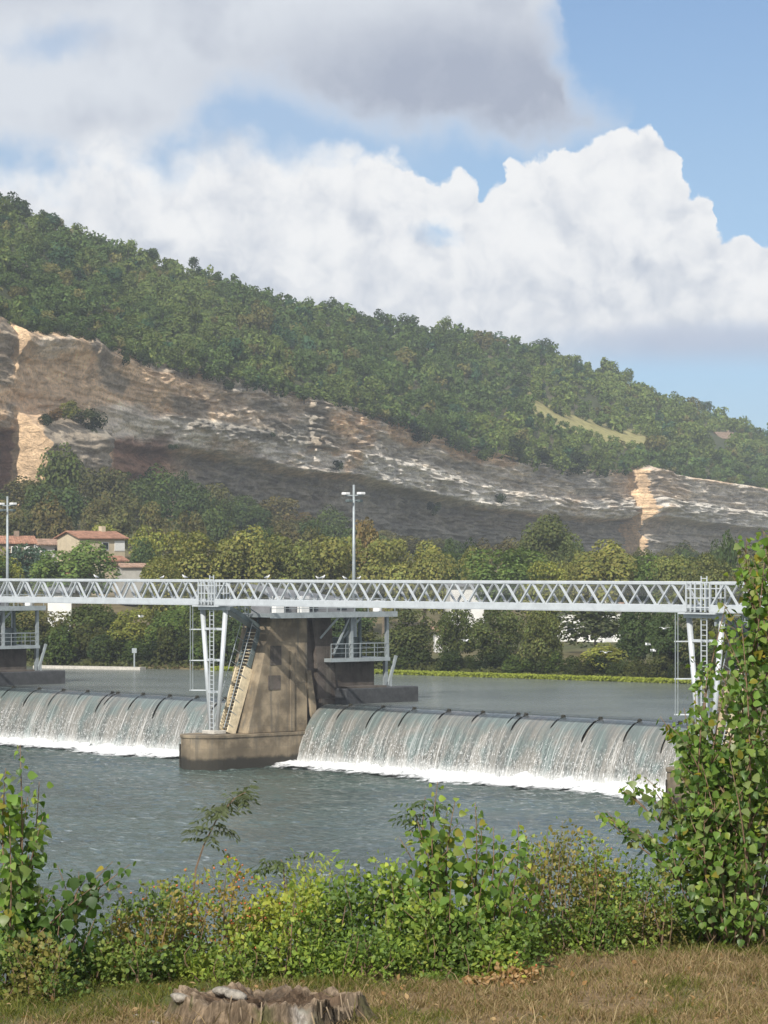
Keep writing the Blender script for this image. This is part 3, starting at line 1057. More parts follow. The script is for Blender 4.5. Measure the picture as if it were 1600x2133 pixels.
def fall(name, s0, s1, fins, label, seed):
    n = int((s1 - s0) / 0.10)
    ss = np.linspace(s0, s1, n)[None, :]
    py_, pz_, q = prof(46)
    py_, pz_, q = py_[:, None], pz_[:, None], q[:, None]
    amp = sstep(q, 0.6, 3.0) * 0.10
    rip = (fbm(ss * 2.2, q * 0.16, 3, seed) - 0.5) * 2 * amp + (fbm(ss * 9, q * 1.8, 2, seed + 5) - 0.5) * 0.22 * sstep(q, 3.5, 6.5)
    x = ss + q * 0 + (fbm(ss * 1.3, q * 0.3, 2, seed + 2) - 0.5) * 0.1 * sstep(q, 1, 4)
    y = py_ - rip * 0.9 + (fbm(ss * 0.35, q * 0, 2, seed + 7) - 0.5) * 0.5 * sstep(q, 1.0, 5.5)
    z = pz_ - rip * 0.25 * (q > 0.4)
    gap = np.zeros_like(x)
    for i, fs in enumerate(fins):
        ln = 1.2 + 1.8 * random.random()
        wd = 0.08 + 0.06 * random.random()
        g = np.exp(-((ss - fs) / (wd + q * 0.012)) ** 2) * sstep(q, 0.55, 0.8) * (1 - sstep(q, ln, ln + 1.6))
        gap = np.maximum(gap, g)
    me = mesh_np(name, np.stack([x, y, z], -1).reshape(-1, 3), grid_faces(46, n), 'fall', smooth=True,
                 uv=np.stack([ss + q * 0, q + ss * 0], -1).reshape(-1, 2))
    at = me.attributes.new('gap', 'FLOAT', 'POINT')
    at.data.foreach_set('value', gap.astype(np.float32).ravel())
    o = ob(name, me, None, ORG, (0, 0, ROT))
    tag(o, label, None, None, 'structure')
    # white water at the foot
    nx = int((s1 - s0) / 0.22)
    fs_ = np.linspace(s0 + 0.05, s1 - 0.05, nx)[None, :]
    ft = np.linspace(7.0, -2.6, 46)[:, None]
    bump_ = (fbm(fs_ * 0.8, ft * 0.9, 4, seed + 31, 0.6) - 0.35) * 0.7
    zz = 0.04 + np.maximum(bump_, 0) * sstep(ft, 1.0, 5.6) + 0.12 * sstep(ft, 1.5, 4.5) + 0.45 * sstep(ft, 5.2, 6.6) * fbm(fs_ * 1.6, ft * 0, 3, seed + 3)
    front = 4.1 + (fbm(fs_ * 0.16, ft * 0, 3, seed + 41) - 0.5) * 4.0
    ed = sstep(ft, front - 4.2, front + 2.4) * sstep(fs_, s0 - 0.5, s0 + 0.8)
    me = mesh_np('foam', np.stack([fs_ + ft * 0, ft + fs_ * 0, zz], -1).reshape(-1, 3), grid_faces(46, nx, flip=True), 'foam', smooth=True)
    at = me.attributes.new('gap', 'FLOAT', 'POINT')
    at.data.foreach_set('value', ed.astype(np.float32).ravel())
    tag(ob('foam', me, None, ORG, (0, 0, ROT)), 'white churning foam at the foot of the ' + label.split(' falling')[0].replace('sheet of water', 'fall'), None, None, 'stuff')
    # spray drops
    nd = 1900
    u_ = RNG.uniform(s0 + 0.2, s1 - 0.2, nd)
    clump = fbm(u_ * 1.1, u_ * 0, 3, seed + 55)
    keep = RNG.random(nd) < np.clip((clump - 0.3) * 2.4, 0.06, 1)
    u_ = u_[keep]
    q_ = 6.6 - np.abs(RNG.normal(0, 1.35, len(u_)))
    q_ = np.clip(q_, 2.0, 6.6)
    yq = np.interp(q_, q[:, 0], py_[:, 0]) - RNG.uniform(0.05, 0.30, len(u_))
    zq = np.interp(q_, q[:, 0], pz_[:, 0]) + RNG.uniform(0.0, 0.2, len(u_))
    r_ = RNG.uniform(0.012, 0.034, len(u_))
    tv = np.array([(1, 0, 0), (-0.5, 0.87, 0), (-0.5, -0.87, 0), (0, 0, 1.9), (0, 0, -1.6)])
    tf = np.array([(0, 1, 3), (1, 2, 3), (2, 0, 3), (1, 0, 4), (2, 1, 4), (0, 2, 4)])
    vs = np.stack([u_, yq, zq], -1)[:, None, :] + tv[None] * r_[:, None, None]
    fsx = tf[None] + (np.arange(len(u_)) * 5)[:, None, None]
    me = mesh_np('spray', vs.reshape(-1, 3), fsx.reshape(-1, 3), 'drop')
    tag(ob('spray', me, None, ORG, (0, 0, ROT)), 'white drops flying off the ' + label.split(' falling')[0].replace('sheet of water', 'fall'), None, None, 'stuff')
    return o


FIN_R = [4.93, 8.75, 12.3, 16.16, 19.85, 23.6, 24.4, 28.2, 31.9, 35.7, 39.5, 43.2, 47.0]
FIN_L = [-45.0, -41.06, -37.1, -33.4, -29.8, -26.2, -25.4, -21.8, -18.1, -14.4, -10.7, -7.0]
fall('falling_water', 1.98, 48.5, FIN_R, 'sheet of water right of the central pier falling over the weir', 100)
fall('falling_water', S_LEFT + 1.98, -1.98, FIN_L, 'sheet of water left of the central pier falling over the weir', 200)
fall('falling_water', 52.48, 64.0, [56.0, 60.0], 'sheet of water behind the poplar falling over the weir', 300)


def weir(s0, s1, fins, label):
    root = empty('weir_gate', ORG + ax * s0, ROT)
    tag(root, label, 'weir', 'flap gates of the weir')
    mb = MB()
    pr = [(y + 0.22, z - 0.12) for y, z in PROF[2:]]
    poly = pr + [(8.0, -0.6), (10.6, -0.6), (10.6, 4.4)]
    mb.prism(poly, 0, s1 - s0, axis='x')
    mb.ob('gate_plate', 'gate_plate', root)
    fin = MB()
    fin.prism([(9.9, 4.5), (9.45, 4.40), (9.2, 4.36), (9.2, 4.48), (9.4, 4.66), (9.6, 4.80), (9.8, 4.82), (9.9, 4.74)], -0.035, 0.035, axis='x')
    fin.prism([(9.78, 4.68), (9.56, 4.62), (9.54, 4.80), (9.62, 4.87), (9.78, 4.85)], -0.12, 0.12, axis='x')
    fm = fin.mesh('splitter_fin', 'moss_iron', bevel=0.02)
    for f in fins:
        ob('splitter_fin', fm, root, loc=(f - s0, 0, 0))
    return root


weir(2.0, 48.4, FIN_R, 'dark steel flap gate with splitter fins right of the central pier')
weir(S_LEFT + 2.0, -2.0, FIN_L, 'dark steel flap gate with splitter fins left of the central pier')
weir(52.5, 64.0, [56.0, 60.0], 'dark steel flap gate behind the tall poplar sapling')


# ================================================================== piers
def rail_run(parent, a, b, h=1.1, n_post=None, mat='steel_grey', th=0.05, name='railing'):
    """a railing between two points: one part, its posts and rails as sub-parts"""
    a = Vector(a)
    b = Vector(b)
    ln = (b - a).length
    n = n_post or max(2, int(round(ln / 1.5)) + 1)
    up = Vector((0, 0, 1))
    mb0 = MB().bar(a + up * h, b + up * h, th * 1.3)
    top = mb0.ob(name, mat, parent)
    for q in (0.36, 0.68):
        MB().bar(a + up * h * q, b + up * h * q, th * 0.8).ob('rail', mat, top)
    pm = MB().box(-th / 2, th / 2, -th / 2, th / 2, 0, h).mesh('post', mat)
    for i in range(n):
        ob('post', pm, top, loc=a.lerp(b, i / (n - 1)))
    return top


def make_pier():
    root = empty('dam_pier', ORG, ROT)
    # base block with rounded downstream nose
    nose = [(2 * math.cos(t), -0.7 + 2 * math.sin(t)) for t in np.linspace(0, -math.pi, 15)]
    poly = nose + [(-2, 17.5), (2, 17.5)]
    poly9 = nose + [(-2, 9.3), (2, 9.3)]
    MB().prism(poly9, -1.5, 2.42).ob('base_block', 'concrete', root)
    cop = [(x * 1.04, -0.7 + (y + 0.7) * 1.04 if y < -0.7 else y) for x, y in nose] + [(-2.08, 9.2), (2.08, 9.2)]
    MB().prism(cop, 2.424, 2.66).ob('coping', 'concrete', root, bevel=0.03)
    # recess with ladder in the nose
    lad = MB()
    for xx in (-0.2, 0.2):
        lad.bar((-1.35 + xx * 0.7, -2.24 - xx * 0.75, -0.4), (-1.35 + xx * 0.7, -2.24 - xx * 0.75, 1.9), 0.07)
    for z in np.arange(-0.2, 1.9, 0.3):
        lad.bar((-1.35 - 0.14, -2.24 + 0.15, z), (-1.35 + 0.14, -2.24 - 0.15, z), 0.05)
    lad.ob('rung_ladder', 'moss_iron', root)
    # upstream cutwater below the machinery
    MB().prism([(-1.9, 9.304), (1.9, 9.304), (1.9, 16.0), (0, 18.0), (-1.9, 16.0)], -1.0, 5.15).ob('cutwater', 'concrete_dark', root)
    # leaning concrete tower
    MB().prism([(1.95, 2.664), (8.0, 2.664), (8.0, 11.55), (4.35, 11.55)], -1.7, 1.7, axis='x').ob('tower', 'concrete', root, bevel=0.04)
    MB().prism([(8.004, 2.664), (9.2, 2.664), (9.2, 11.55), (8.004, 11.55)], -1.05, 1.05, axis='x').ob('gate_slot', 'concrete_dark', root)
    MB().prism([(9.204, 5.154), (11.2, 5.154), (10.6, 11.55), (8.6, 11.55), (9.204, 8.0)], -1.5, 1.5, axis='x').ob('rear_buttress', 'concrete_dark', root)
    # a rib; dark slabs paint the shade of recesses on the tower side
    MB().prism([(6.15, 2.7), (6.55, 2.7), (6.55, 9.0), (6.15, 9.0)], 1.704, 1.88, axis='x').ob('rib', 'concrete', root, bevel=0.02)
    MB().box(1.703, 1.75, 4.2, 5.3, 7.9, 9.4).ob('recess_shade', 'concrete_dark', root)
    MB().box(1.703, 1.76, 4.0, 5.2, 6.0, 7.1).ob('recess_shade', 'concrete_dark', root)
    MB().prism([(7.75, 7.4), (8.2, 7.4), (8.75, 4.6), (8.65, 3.0), (8.2, 3.9)], 1.72, 1.92, axis='x').ob('seal_guide', 'concrete', root, bevel=0.02)
    # machinery house and lower platform
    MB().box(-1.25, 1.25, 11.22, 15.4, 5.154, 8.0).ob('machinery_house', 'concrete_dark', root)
    pl = MB().box(-2.0, 2.3, 9.9, 16.2, 8.02, 8.3).ob('lower_platform', 'steel_grey', root)
    rail_run(root, (2.22, 10.0, 8.3), (2.22, 16.1, 8.3), 1.15, 5)
    rail_run(root, (2.22, 16.12, 8.3), (-1.9, 16.12, 8.3), 1.15, 4)
    for (x, y) in ((2.1, 12.2), (2.1, 16.0), (-1.8, 16.0), (-1.8, 12.2)):
        MB().bar((x, y, 8.304), (x, y, 11.62), 0.26).ob('column', 'steel_grey', root)
    MB().bar((2.1, 16.15, 6.0), (2.1, 17.0, 8.4), 0.2).ob('strut', 'steel_grey', root)
    MB().bar((2.1, 10.3, 8.6), (2.1, 12.0, 11.5), 0.14).ob('brace', 'steel_grey', root)
    for y in (13.2, 14.6):
        MB().bar((0.4, y, 8.304), (0.4, y, 11.6), 0.22).ob('gear_shaft', 'steel_dark', root)
    MB().box(-0.7, 0.3, 12.6, 15.0, 8.304, 9.9).ob('winch_housing', 'steel_dark', root, bevel=0.05)
    MB().bar((1.6, 16.3, 4.6), (1.6, 16.3, 8.02), 0.3).ob('dolphin_post', 'steel_grey', root)
    # upper platform with railings
    MB().box(-2.2, 2.8, 3.3, 16.4, 11.62, 11.9).ob('upper_platform', 'steel_grey', root)
    MB().box(2.804, 2.90, 3.3, 16.45, 11.55, 11.98).ob('fascia', 'steel_grey', root)
    rail_run(root, (2.75, 3.4, 11.9), (2.75, 16.3, 11.9), 1.1, 10)
    rail_run(root, (-2.15, 3.4, 11.9), (-2.15, 16.3, 11.9), 1.1, 10)
    rail_run(root, (-2.1, 16.33, 11.9), (2.7, 16.33, 11.9), 1.1, 4)
    for y in (10.4, 12.8):
        MB().bar((2.7, y, 11.6), (1.5, y - 0.9, 9.9), 0.14).ob('bracket', 'steel_grey', root)
    # floating dock against the cutwater
    MB().box(1.95, 3.3, 10.6, 18.4, 4.5, 5.95).ob('float', 'float_rubber', root, bevel=0.08)
    MB().box(2.1, 3.2, 10.8, 15.0, 5.954, 6.1).ob('float_deck', 'concrete_dark', root)
    fr = MB().mesh
    for y in (15.6, 16.3):
        MB().bar((2.3, y, 5.95), (2.3, y, 6.75), 0.10).ob('bollard', 'steel_grey', root)
    # gangway from the footbridge down to the tower head
    g = MB().bar((0.0, 0.95, 12.35), (0.0, 4.1, 10.75), 1.0, 0.16).ob('gangway', 'steel_dark', root)
    for x in (-0.5, 0.5):
        MB().bar((x, 0.95, 13.4), (x, 4.1, 11.8), 0.07).ob('handrail', 'steel_dark', g)
        MB().bar((x, 0.95, 12.5), (x, 4.1, 10.9), 0.32, 0.05, up=(1, 0, 0)).ob('stringer', 'steel_dark', g)
        for q in np.linspace(0.05, 0.95, 4):
            y = 0.95 + q * 3.15
            z = 12.4 - q * 1.6
            MB().bar((x, y, z), (x, y, z + 1.05), 0.06).ob('post', 'steel_dark', g)
    # steep stair on the leaning front
    a0 = Vector((0, 1.15, 2.67))
    a1 = Vector((0, 4.0, 10.75))
    st = MB().bar(a0 + Vector((0.62, 0, 0)), a0.lerp(a1, 0.62) + Vector((0.62, 0, 0)), 0.10, 0.85, up=(0, -1, 0.4)).ob('stair', 'stair_cream', root)  # lower flight pale: its sunlight is painted by a lighter material
    MB().bar(a0 + Vector((-0.62, 0, 0)), a0.lerp(a1, 0.62) + Vector((-0.62, 0, 0)), 0.10, 0.55, up=(0, -1, 0.4)).ob('stringer', 'stair_cream', st)
    for x in (-0.62, 0.62):
        MB().bar(a0.lerp(a1, 0.625) + Vector((x, 0, 0)), a1 + Vector((x, 0, 0)), 0.09, 0.4, up=(0, -1, 0.4)).ob('stringer', 'steel_dark', st)
        MB().tube([a0 + Vector((x * 1.15, -0.75, 0.45)), a1 + Vector((x * 1.15, -0.75, 0.45))], 0.035, 5).ob('handrail', 'steel_grey', st)
        for q in np.linspace(0.06, 0.98, 9):
            p = a0.lerp(a1, q)
            MB().bar(p + Vector((x * 1.1, 0, 0)), p + Vector((x * 1.15, -0.75, 0.45)), 0.04).ob('post', 'steel_grey', st)
    sm_ = MB().box(-0.58, 0.58, -0.14, 0.14, -0.02, 0.02).mesh('step', 'stair_cream')
    for i in range(30):
        ob('step', sm_, st, loc=a0.lerp(a1, (i + 0.7) / 31))
    return root


pier = make_pier()
tag(pier, 'concrete weir pier with leaning tower, stair and platforms, in mid river', 'pier', 'concrete piers of the weir')
for s, lab in ((S_LEFT, 'concrete weir pier cut off by the frame, far end of the weir'), (S_RIGHT, 'concrete weir pier mostly hidden behind the tall poplar sapling')):
    c_ = copy_tree(pier)
    c_.location = ORG + ax * s
    tag(c_, lab, 'pier')


# ---- control cabin, drum and boxes standing on the platform of each pier
def cabin(s, lab):
    root = empty('control_cabin', ORG + ax * s + ux * 0 + Vector((0, 0, 11.902)), ROT)
    tag(root, lab, 'cabin', 'control cabins on the piers')
    MB().box(-1.5, 1.2, 4.9, 13.4, 0, 0.95).ob('wall', 'roof_grey', root)
    MB().add([(-1.75, 4.5, 2.35), (1.45, 4.5, 1.35), (1.45, 13.8, 0.75), (-1.75, 13.8, 1.3), (-1.75, 4.5, 2.25), (1.45, 4.5, 1.25), (1.45, 13.8, 0.65), (-1.75, 13.8, 1.2)],
             [(0, 1, 2, 3), (7, 6, 5, 4), (0, 4, 5, 1), (1, 5, 6, 2), (2, 6, 7, 3), (3, 7, 4, 0)]).ob('roof', 'roof_grey', root)
    for y in (6.0, 9.0, 12.0):
        MB().box(1.204, 1.23, y - 0.5, y + 0.5, 0.2, 0.8).ob('window', 'glass_dark', root)
    for y in (4.6, 7.2):
        MB().box(1.4, 1.9, y, y + 0.85, 0, 1.35).ob('cabinet', 'white_paint', root, bevel=0.02)


cabin(0, 'low grey cabin with sloping roof on the central pier platform')
cabin(S_LEFT, 'low grey cabin on the platform of the pier cut by the frame')


def drum(s, lab):
    root = empty('lifebuoy_housing', ORG + ax * (s + 1.75) + ux * 15.3 + Vector((0, 0, 11.902)), ROT)
    tag(root, lab, 'housing', 'white round housings on the pier platforms')
    MB().tube([(0, 0, 0), (0, 0, 0.05), (0, 0, 0.1), (0, 0, 0.85), (0, 0, 0.93), (0, 0, 0.96)], [0.30, 0.34, 0.36, 0.36, 0.30, 0.1], 16).ob('body', 'white_paint', root)
    MB().tube([(0, 0, 0.965), (0, 0, 1.02)], [0.07, 0.05], 8).ob('knob', 'steel_grey', root)


drum(0, 'white round housing behind the railing at the upstream end of the central platform')
drum(S_LEFT, 'white round housing behind the railing of the pier cut by the frame')


def mast(s, lab):
    root = empty('floodlight_mast', ORG + ax * (s + 1.0) + ux * 13.45 + Vector((0, 0, 11.902)), ROT)
    tag(root, lab, 'light mast', 'floodlight masts on the piers')
    MB().tube([(0, 0, 0), (0, 0, 4), (0, 0, 10.2)], [0.16, 0.13, 0.09], 10).ob('pole', 'steel_grey', root, smooth=True)
    MB().box(-0.25, 0.25, -0.25, 0.25, 0, 0.06).ob('base_plate', 'steel_grey', root)
    arm = MB().bar((-0.75, -0.2, 9.35), (0.75, 0.2, 9.35), 0.09).ob('crossarm', 'steel_grey', root)
    for x in (-0.72, 0.72):
        MB().box(x - 0.24, x + 0.24, -0.30 + x * .25, 0.22 + x * .25, 9.40, 9.60).ob('floodlight', 'white_paint', arm, bevel=0.03)
    arm2 = MB().bar((0, -0.6, 8.95), (0, 0.6, 8.95), 0.08).ob('crossarm', 'steel_grey', root)
    for y in (-0.55, 0.55):
        MB().box(-0.2, 0.26, y - 0.2, y + 0.2, 8.80, 9.02).ob('floodlight', 'steel_dark', arm2, bevel=0.03)


mast(0, 'slender grey floodlight mast rising from the central pier')
mast(S_LEFT, 'grey floodlight mast at the frame edge beside the red roofed house')


# ================================================================== footbridge
ZB0, ZB1, ZT0, ZT1 = 12.62, 13.06, 14.34, 14.56
HW = 0.68
MOD = 2.5


def span(s0, s1, lab):
    root = empty('footbridge_span', ORG + ax * s0, ROT)
    tag(root, lab, 'footbridge', 'truss spans of the footbridge')
    L_ = s1 - s0
    n = max(1, int(round(L_ / MOD)))
    md = L_ / n
    for y in (-HW, HW):
        MB().box(0, L_, y - 0.10, y + 0.10, ZT0, ZT1).ob('top_chord', 'steel', root, bevel=0.03)
        b = MB().box(0, L_, y - 0.10, y + 0.10, ZB0, ZB1).ob('bottom_chord', 'steel', root, bevel=0.02)
        MB().box(0, L_, y - 0.16, y + 0.16, ZB0 - 0.05, ZB0 - 0.003).ob('flange', 'steel', b)
    MB().add([(0, -HW + 0.102, ZB0 + 0.2), (L_, -HW + 0.102, ZB0 + 0.2), (L_, HW - 0.102, ZB0 + 0.2), (0, HW - 0.102, ZB0 + 0.2)], [(0, 1, 2, 3)]).ob('deck', 'grating', root)
    cm = MB().box(-0.05, 0.05, -HW + 0.102, HW - 0.102, ZB0 + 0.06, ZB0 + 0.195).mesh('crossbeam', 'steel_grey')
    for i in range(n + 1):
        ob('crossbeam', cm, root, loc=(min(max(i * md, 0.06), L_ - 0.06), 0, 0))
    d0 = MB().bar((0.10, 0, ZB1 - 0.02), (md / 2 - 0.09, 0, ZT0 + 0.02), 0.11, 0.14, up=(0, 1, 0)).mesh('diagonal', 'steel')
    d1 = MB().bar((md / 2 + 0.09, 0, ZT0 + 0.02), (md - 0.10, 0, ZB1 - 0.02), 0.11, 0.14, up=(0, 1, 0)).mesh('diagonal', 'steel')
    gu = MB().box(-0.14, 0.14, -0.015, 0.015, -0.10, 0.0).mesh('gusset', 'steel_grey')
    for y in (-HW, HW):
        for i in range(n):
            ob('diagonal', d0, root, loc=(i * md, y, 0))
            ob('diagonal', d1, root, loc=(i * md, y, 0))
            if y < 0:
                ob('gusset', gu, root, loc=(i * md + md / 2, y, ZT0 - 0.003))
    me = MB().add([(0, 0, ZB1), (L_, 0, ZB1), (L_, 0, ZT0), (0, 0, ZT0)], [(0, 1, 2, 3)]).mesh('mesh_panel', 'wire')
    ob('mesh_panel', me, root, loc=(0, HW - 0.13, 0))
    return root


span(S_LEFT + 1.05, -1.05, 'pale steel truss footbridge span left of the central ladder trestle')
span(1.05, S_RIGHT - 1.05, 'long pale steel truss footbridge span right of the central ladder trestle')
span(S_RIGHT + 1.05, S_RIGHT + 20, 'pale steel truss footbridge span behind the poplar leaves')


def trestle(s, lab):
    root = empty('bridge_trestle', ORG + ax * s + Vector((0, 0, 2.662)), ROT)
    tag(root, lab, 'trestle', 'ladder trestles carrying the footbridge')
    z = lambda q: q - 2.662
    for x in (-1, 1):
        MB().tube([(x * 0.42, 0, z(2.95)), (x * 1.42, 0, z(12.2))], [0.15, 0.20], 10).ob('leg', 'steel', root, smooth=True)
    MB().box(-0.75, 0.75, -0.6, 0.6, 0.0, 0.29).ob('plinth', 'plinth', root, bevel=0.04)
    MB().box(-1.75, 1.75, -0.2, 0.2, z(12.2), z(12.46)).ob('crossbeam', 'steel', root, bevel=0.02)
    MB().box(-1.6, 1.6, -0.9, 0.9, z(12.47), z(12.56)).ob('bearing_plate', 'steel', root)
    for zz in (10.75, 8.35, 5.9):
        hx = 0.42 + (zz - 2.95) / 9.25
        MB().bar((-hx, 0, z(zz)), (hx, 0, z(zz)), 0.2, 0.18).ob('tie', 'steel', root)
    # landing between the two trusses
    MB().box(-1.04, 1.04, -HW, HW, z(12.74), z(12.82)).ob('landing', 'steel_grey', root)
    pm = MB().bar((0, 0, 0), (0, 0, 1.9), 0.09).mesh('post', 'steel')
    for x in (-1.0, -0.62, -0.25, 0.25, 0.62, 1.0):
        for y in (-HW - 0.06, HW + 0.06):
            ob('post', pm, root, loc=(x, y, z(12.62)))
    for zz in (12.9, 13.5, 14.1, 14.5):
        for y in (-HW - 0.06, HW + 0.06):
            MB().bar((-1.0, y, z(zz)), (1.0, y, z(zz)), 0.07).ob('rail', 'steel', root)
    # ladder and its safety cage
    lad = MB().bar((0.0, -0.42, z(3.0)), (0.0, -0.42, z(14.9)), 0.06).ob('ladder', 'steel', root)
    MB().bar((0.48, -0.42, z(3.0)), (0.48, -0.42, z(14.9)), 0.06).ob('stile', 'steel', lad)
    rg = MB().bar((-0.24, 0, 0), (0.24, 0, 0), 0.045).mesh('rung', 'steel')
    for zz in np.arange(3.2, 14.9, 0.33):
        ob('rung', rg, lad, loc=(0.24, -0.42, z(zz)))
    for zz in (5.9, 8.35, 10.75):
        MB().bar((0.0, -0.42, z(zz)), (0.0, 0, z(zz)), 0.05).ob('bracket', 'steel', lad)
        MB().bar((0.48, -0.42, z(zz)), (0.48, 0, z(zz)), 0.05).ob('bracket', 'steel', lad)
    # cable pipes beside the left leg
    for y in (-0.95, -0.7):
        MB().tube([(-1.75, y, z(6.0)), (-1.75, y, z(12.5))], 0.03, 5).ob('cable_pipe', 'steel_grey', root)
    for zz in (6.0, 8.3, 10.7):
        MB().bar((-1.85, -0.95, z(zz)), (-0.42 - (zz - 2.95) / 9.25, 0, z(zz)), 0.08).ob('pipe_bracket', 'steel', root)


trestle(0, 'pale steel ladder trestle standing on the central pier nose')
trestle(S_RIGHT, 'pale steel ladder trestle beside the tall poplar sapling')
trestle(S_LEFT, 'pale steel ladder trestle on the pier cut by the frame')


# ================================================================== houses
def house(name, px, pyb, Y, wid, dep, h, rise, rz, wall, roof, lab, windows=(), gable='x', chimney=True, over=0.45, extra=None):
    """gabled house; px,pyb = image column and row of the ground point under its centre; ridge runs along local x"""
    p = W(px, pyb, Y)
    root = empty(name, p, R(rz))
    tag(root, lab, 'house')
    x, y = wid / 2, dep / 2
    mb = MB()
    mb.prism([(-y, -4.0), (y, -4.0), (y, h), (0, h + rise), (-y, h)], -x, x, axis='x')
    mb.ob('wall', wall, root)
    sl = rise / y
    oy, ox = y + over, x + over
    t = 0.16
    rf = MB()
    for sg in (-1, 1):
        vs = [(-ox, 0, h + rise + 0.05), (ox, 0, h + rise + 0.05), (ox, sg * oy, h - over * sl + 0.05), (-ox, sg * oy, h - over * sl + 0.05)]
        vs += [(a, b, c_ + t) for a, b, c_ in vs]
        rf.add(vs, [(0, 3, 2, 1), (4, 5, 6, 7), (0, 1, 5, 4), (1, 2, 6, 5), (2, 3, 7, 6), (3, 0, 4, 7)])
    r_ = rf.ob('roof', roof, root)
    if chimney:
        MB().box(wid * 0.2, wid * 0.2 + 0.7, -0.4, 0.4, h + rise - 0.4, h + rise + 0.9).ob('chimney', wall, r_)
    for (face, u, z0, ww, wh, mat) in windows:
        fr = 0.1
        if face == 'front':      # local -y
            o = MB().box(u - ww / 2, u + ww / 2, -y - 0.06, -y - 0.003, z0, z0 + wh).ob('window', 'wall_white', root)
            MB().box(u - ww / 2 + fr, u + ww / 2 - fr, -y - 0.075, -y - 0.063, z0 + fr, z0 + wh - fr).ob('pane', mat, o)
        elif face == 'right':    # local +x gable
            o = MB().box(x + 0.003, x + 0.06, u - ww / 2, u + ww / 2, z0, z0 + wh).ob('window', 'wall_white', root)
            MB().box(x + 0.063, x + 0.075, u - ww / 2 + fr, u + ww / 2 - fr, z0 + fr, z0 + wh - fr).ob('pane', mat, o)
        else:
            o = MB().box(-x - 0.06, -x - 0.003, u - ww / 2, u + ww / 2, z0, z0 + wh).ob('window', 'wall_white', root)
            MB().box(-x - 0.075, -x - 0.063, u - ww / 2 + fr, u + ww / 2 - fr, z0 + fr, z0 + wh - fr).ob('pane', mat, o)
    return root


house('house', 190, 1168, 420, 7.9, 5.8, 3.25, 0.9, 40, 'wall_cream', 'tiles', 'cream two storey house with orange tiled gable roof above the river trees',
      [('right', -1.2, 1.6, 1.0, 1.3, 'shutter'), ('right', 1.4, 0.4, 1.1, 2.1, 'shutter'), ('front', 0.5, 1.5, 1.2, 1.2, 'glass_dark'), ('front', 3.0, 1.4, 1.8, 1.5, 'wall_white')])
house('house', 92, 1166, 424, 5.0, 4.6, 2.2, 0.7, 40, 'wall_white', 'tiles_pale', 'small white annex with pale roof beside the cream house',
      [('right', 0.2, 0.3, 0.9, 1.6, 'shutter'), ('front', 0.6, 0.9, 0.9, 0.9, 'glass_dark')], chimney=False)
house('house', 5, 1160, 415, 8.4, 6.0, 1.95, 0.9, 14, 'wall_brown', 'tiles', 'low brown house with orange roof at the frame edge by the mast',
      [('front', -1.2, 0.5, 1.0, 1.0, 'glass_dark'), ('front', 1.4, 0.5, 1.0, 1.0, 'glass_dark'), ('front', 3.2, 0.5, 0.8, 1.0, 'shutter')])
house('garden_shed', 226, 1180, 402, 3.6, 3.0, 0.8, 0.5, 38, 'wall_cream', 'tiles', 'small orange roofed shed below the cream house gable', chimney=False)
house('garden_shed', 284, 1194, 398, 4.6, 3.0, 0.85, 0.35, 20, 'wall_grey', 'tiles_pale', 'low shed with faded pink roof right of the cream house', chimney=False)
house('garden_shed', 157, 1208, 372, 2.4, 1.9, 0.75, 0.45, 24, 'wall_cream', 'tiles', 'tiny orange roofed shed just above the footbridge rail', chimney=False)
house('house', 965, 1306, 356, 4.2, 6.0, 5.0, 0.35, 8, 'wall_white', 'roof_grey', 'white flat roofed building seen through the footbridge truss',
      [('front', 0.0, 2.0, 1.0, 1.4, 'glass_dark')], chimney=False)
house('house', 1228, 1345, 352, 7.6, 6.0, 4.3, 0.8, -6, 'wall_white', 'tiles_pale', 'white house glimpsed through the bank trees under the footbridge',
      [('front', -2.2, 1.6, 1.0, 1.3, 'glass_dark'), ('front', 0.3, 1.6, 1.0, 1.3, 'glass_dark'), ('front', 2.4, 0.6, 1.1, 2.1, 'shutter')])
house('garden_shed', 919, 1342, 318, 1.5, 1.8, 1.5, 0.3, 5, 'wall_white', 'tiles_pale', 'narrow white hut among the dark bank trees', chimney=False)
house('house', 125, 1290, 345, 2.8, 4.0, 3.2, 0.4, 5, 'wall_white', 'roof_grey', 'white building behind the left footbridge truss', chimney=False)
house('house', 1508, 932, 1120, 8.0, 7.0, 3.4, 2.4, 28, 'wall_brown', 'tiles_brown', 'brown farmhouse high on the wooded slope', [('right', 0, 0.8, 1.0, 1.2, 'glass_dark'), ('front', 1.5, 0.8, 1.0, 1.2, 'glass_dark')])
house('house', 1237, 843, 1130, 5.0, 4.0, 1.8, 1.0, 20, 'wall_grey', 'tiles_brown', 'small grey roofed hut above the sloping meadow', chimney=True)

# ---- quay and sign post by the far bank
mb = MB()
pa, pb_ = W(78, 1391, 312), W(300, 1396, 306)
mb.bar((pa.x, pa.y - 1.2, 4.75), (pb_.x, pb_.y - 1.2, 4.75), 1.2, 0.5)
tag(mb.ob('quay_edge', 'plinth'), 'pale low concrete quay edge on the far bank', None, None, 'structure')
p = W(280, 1395, 305)
root = empty('sign_post', (p.x, p.y, 4.9))
tag(root, 'thin grey sign post on the far quay', 'post')
MB().tube([(0, 0, 0), (0, 0, 2.1)], 0.09, 6).ob('pole', 'steel_grey', root)
MB().box(-0.25, 0.25, -0.12, -0.09, 1.6, 2.1).ob('plate', 'steel_grey', root)


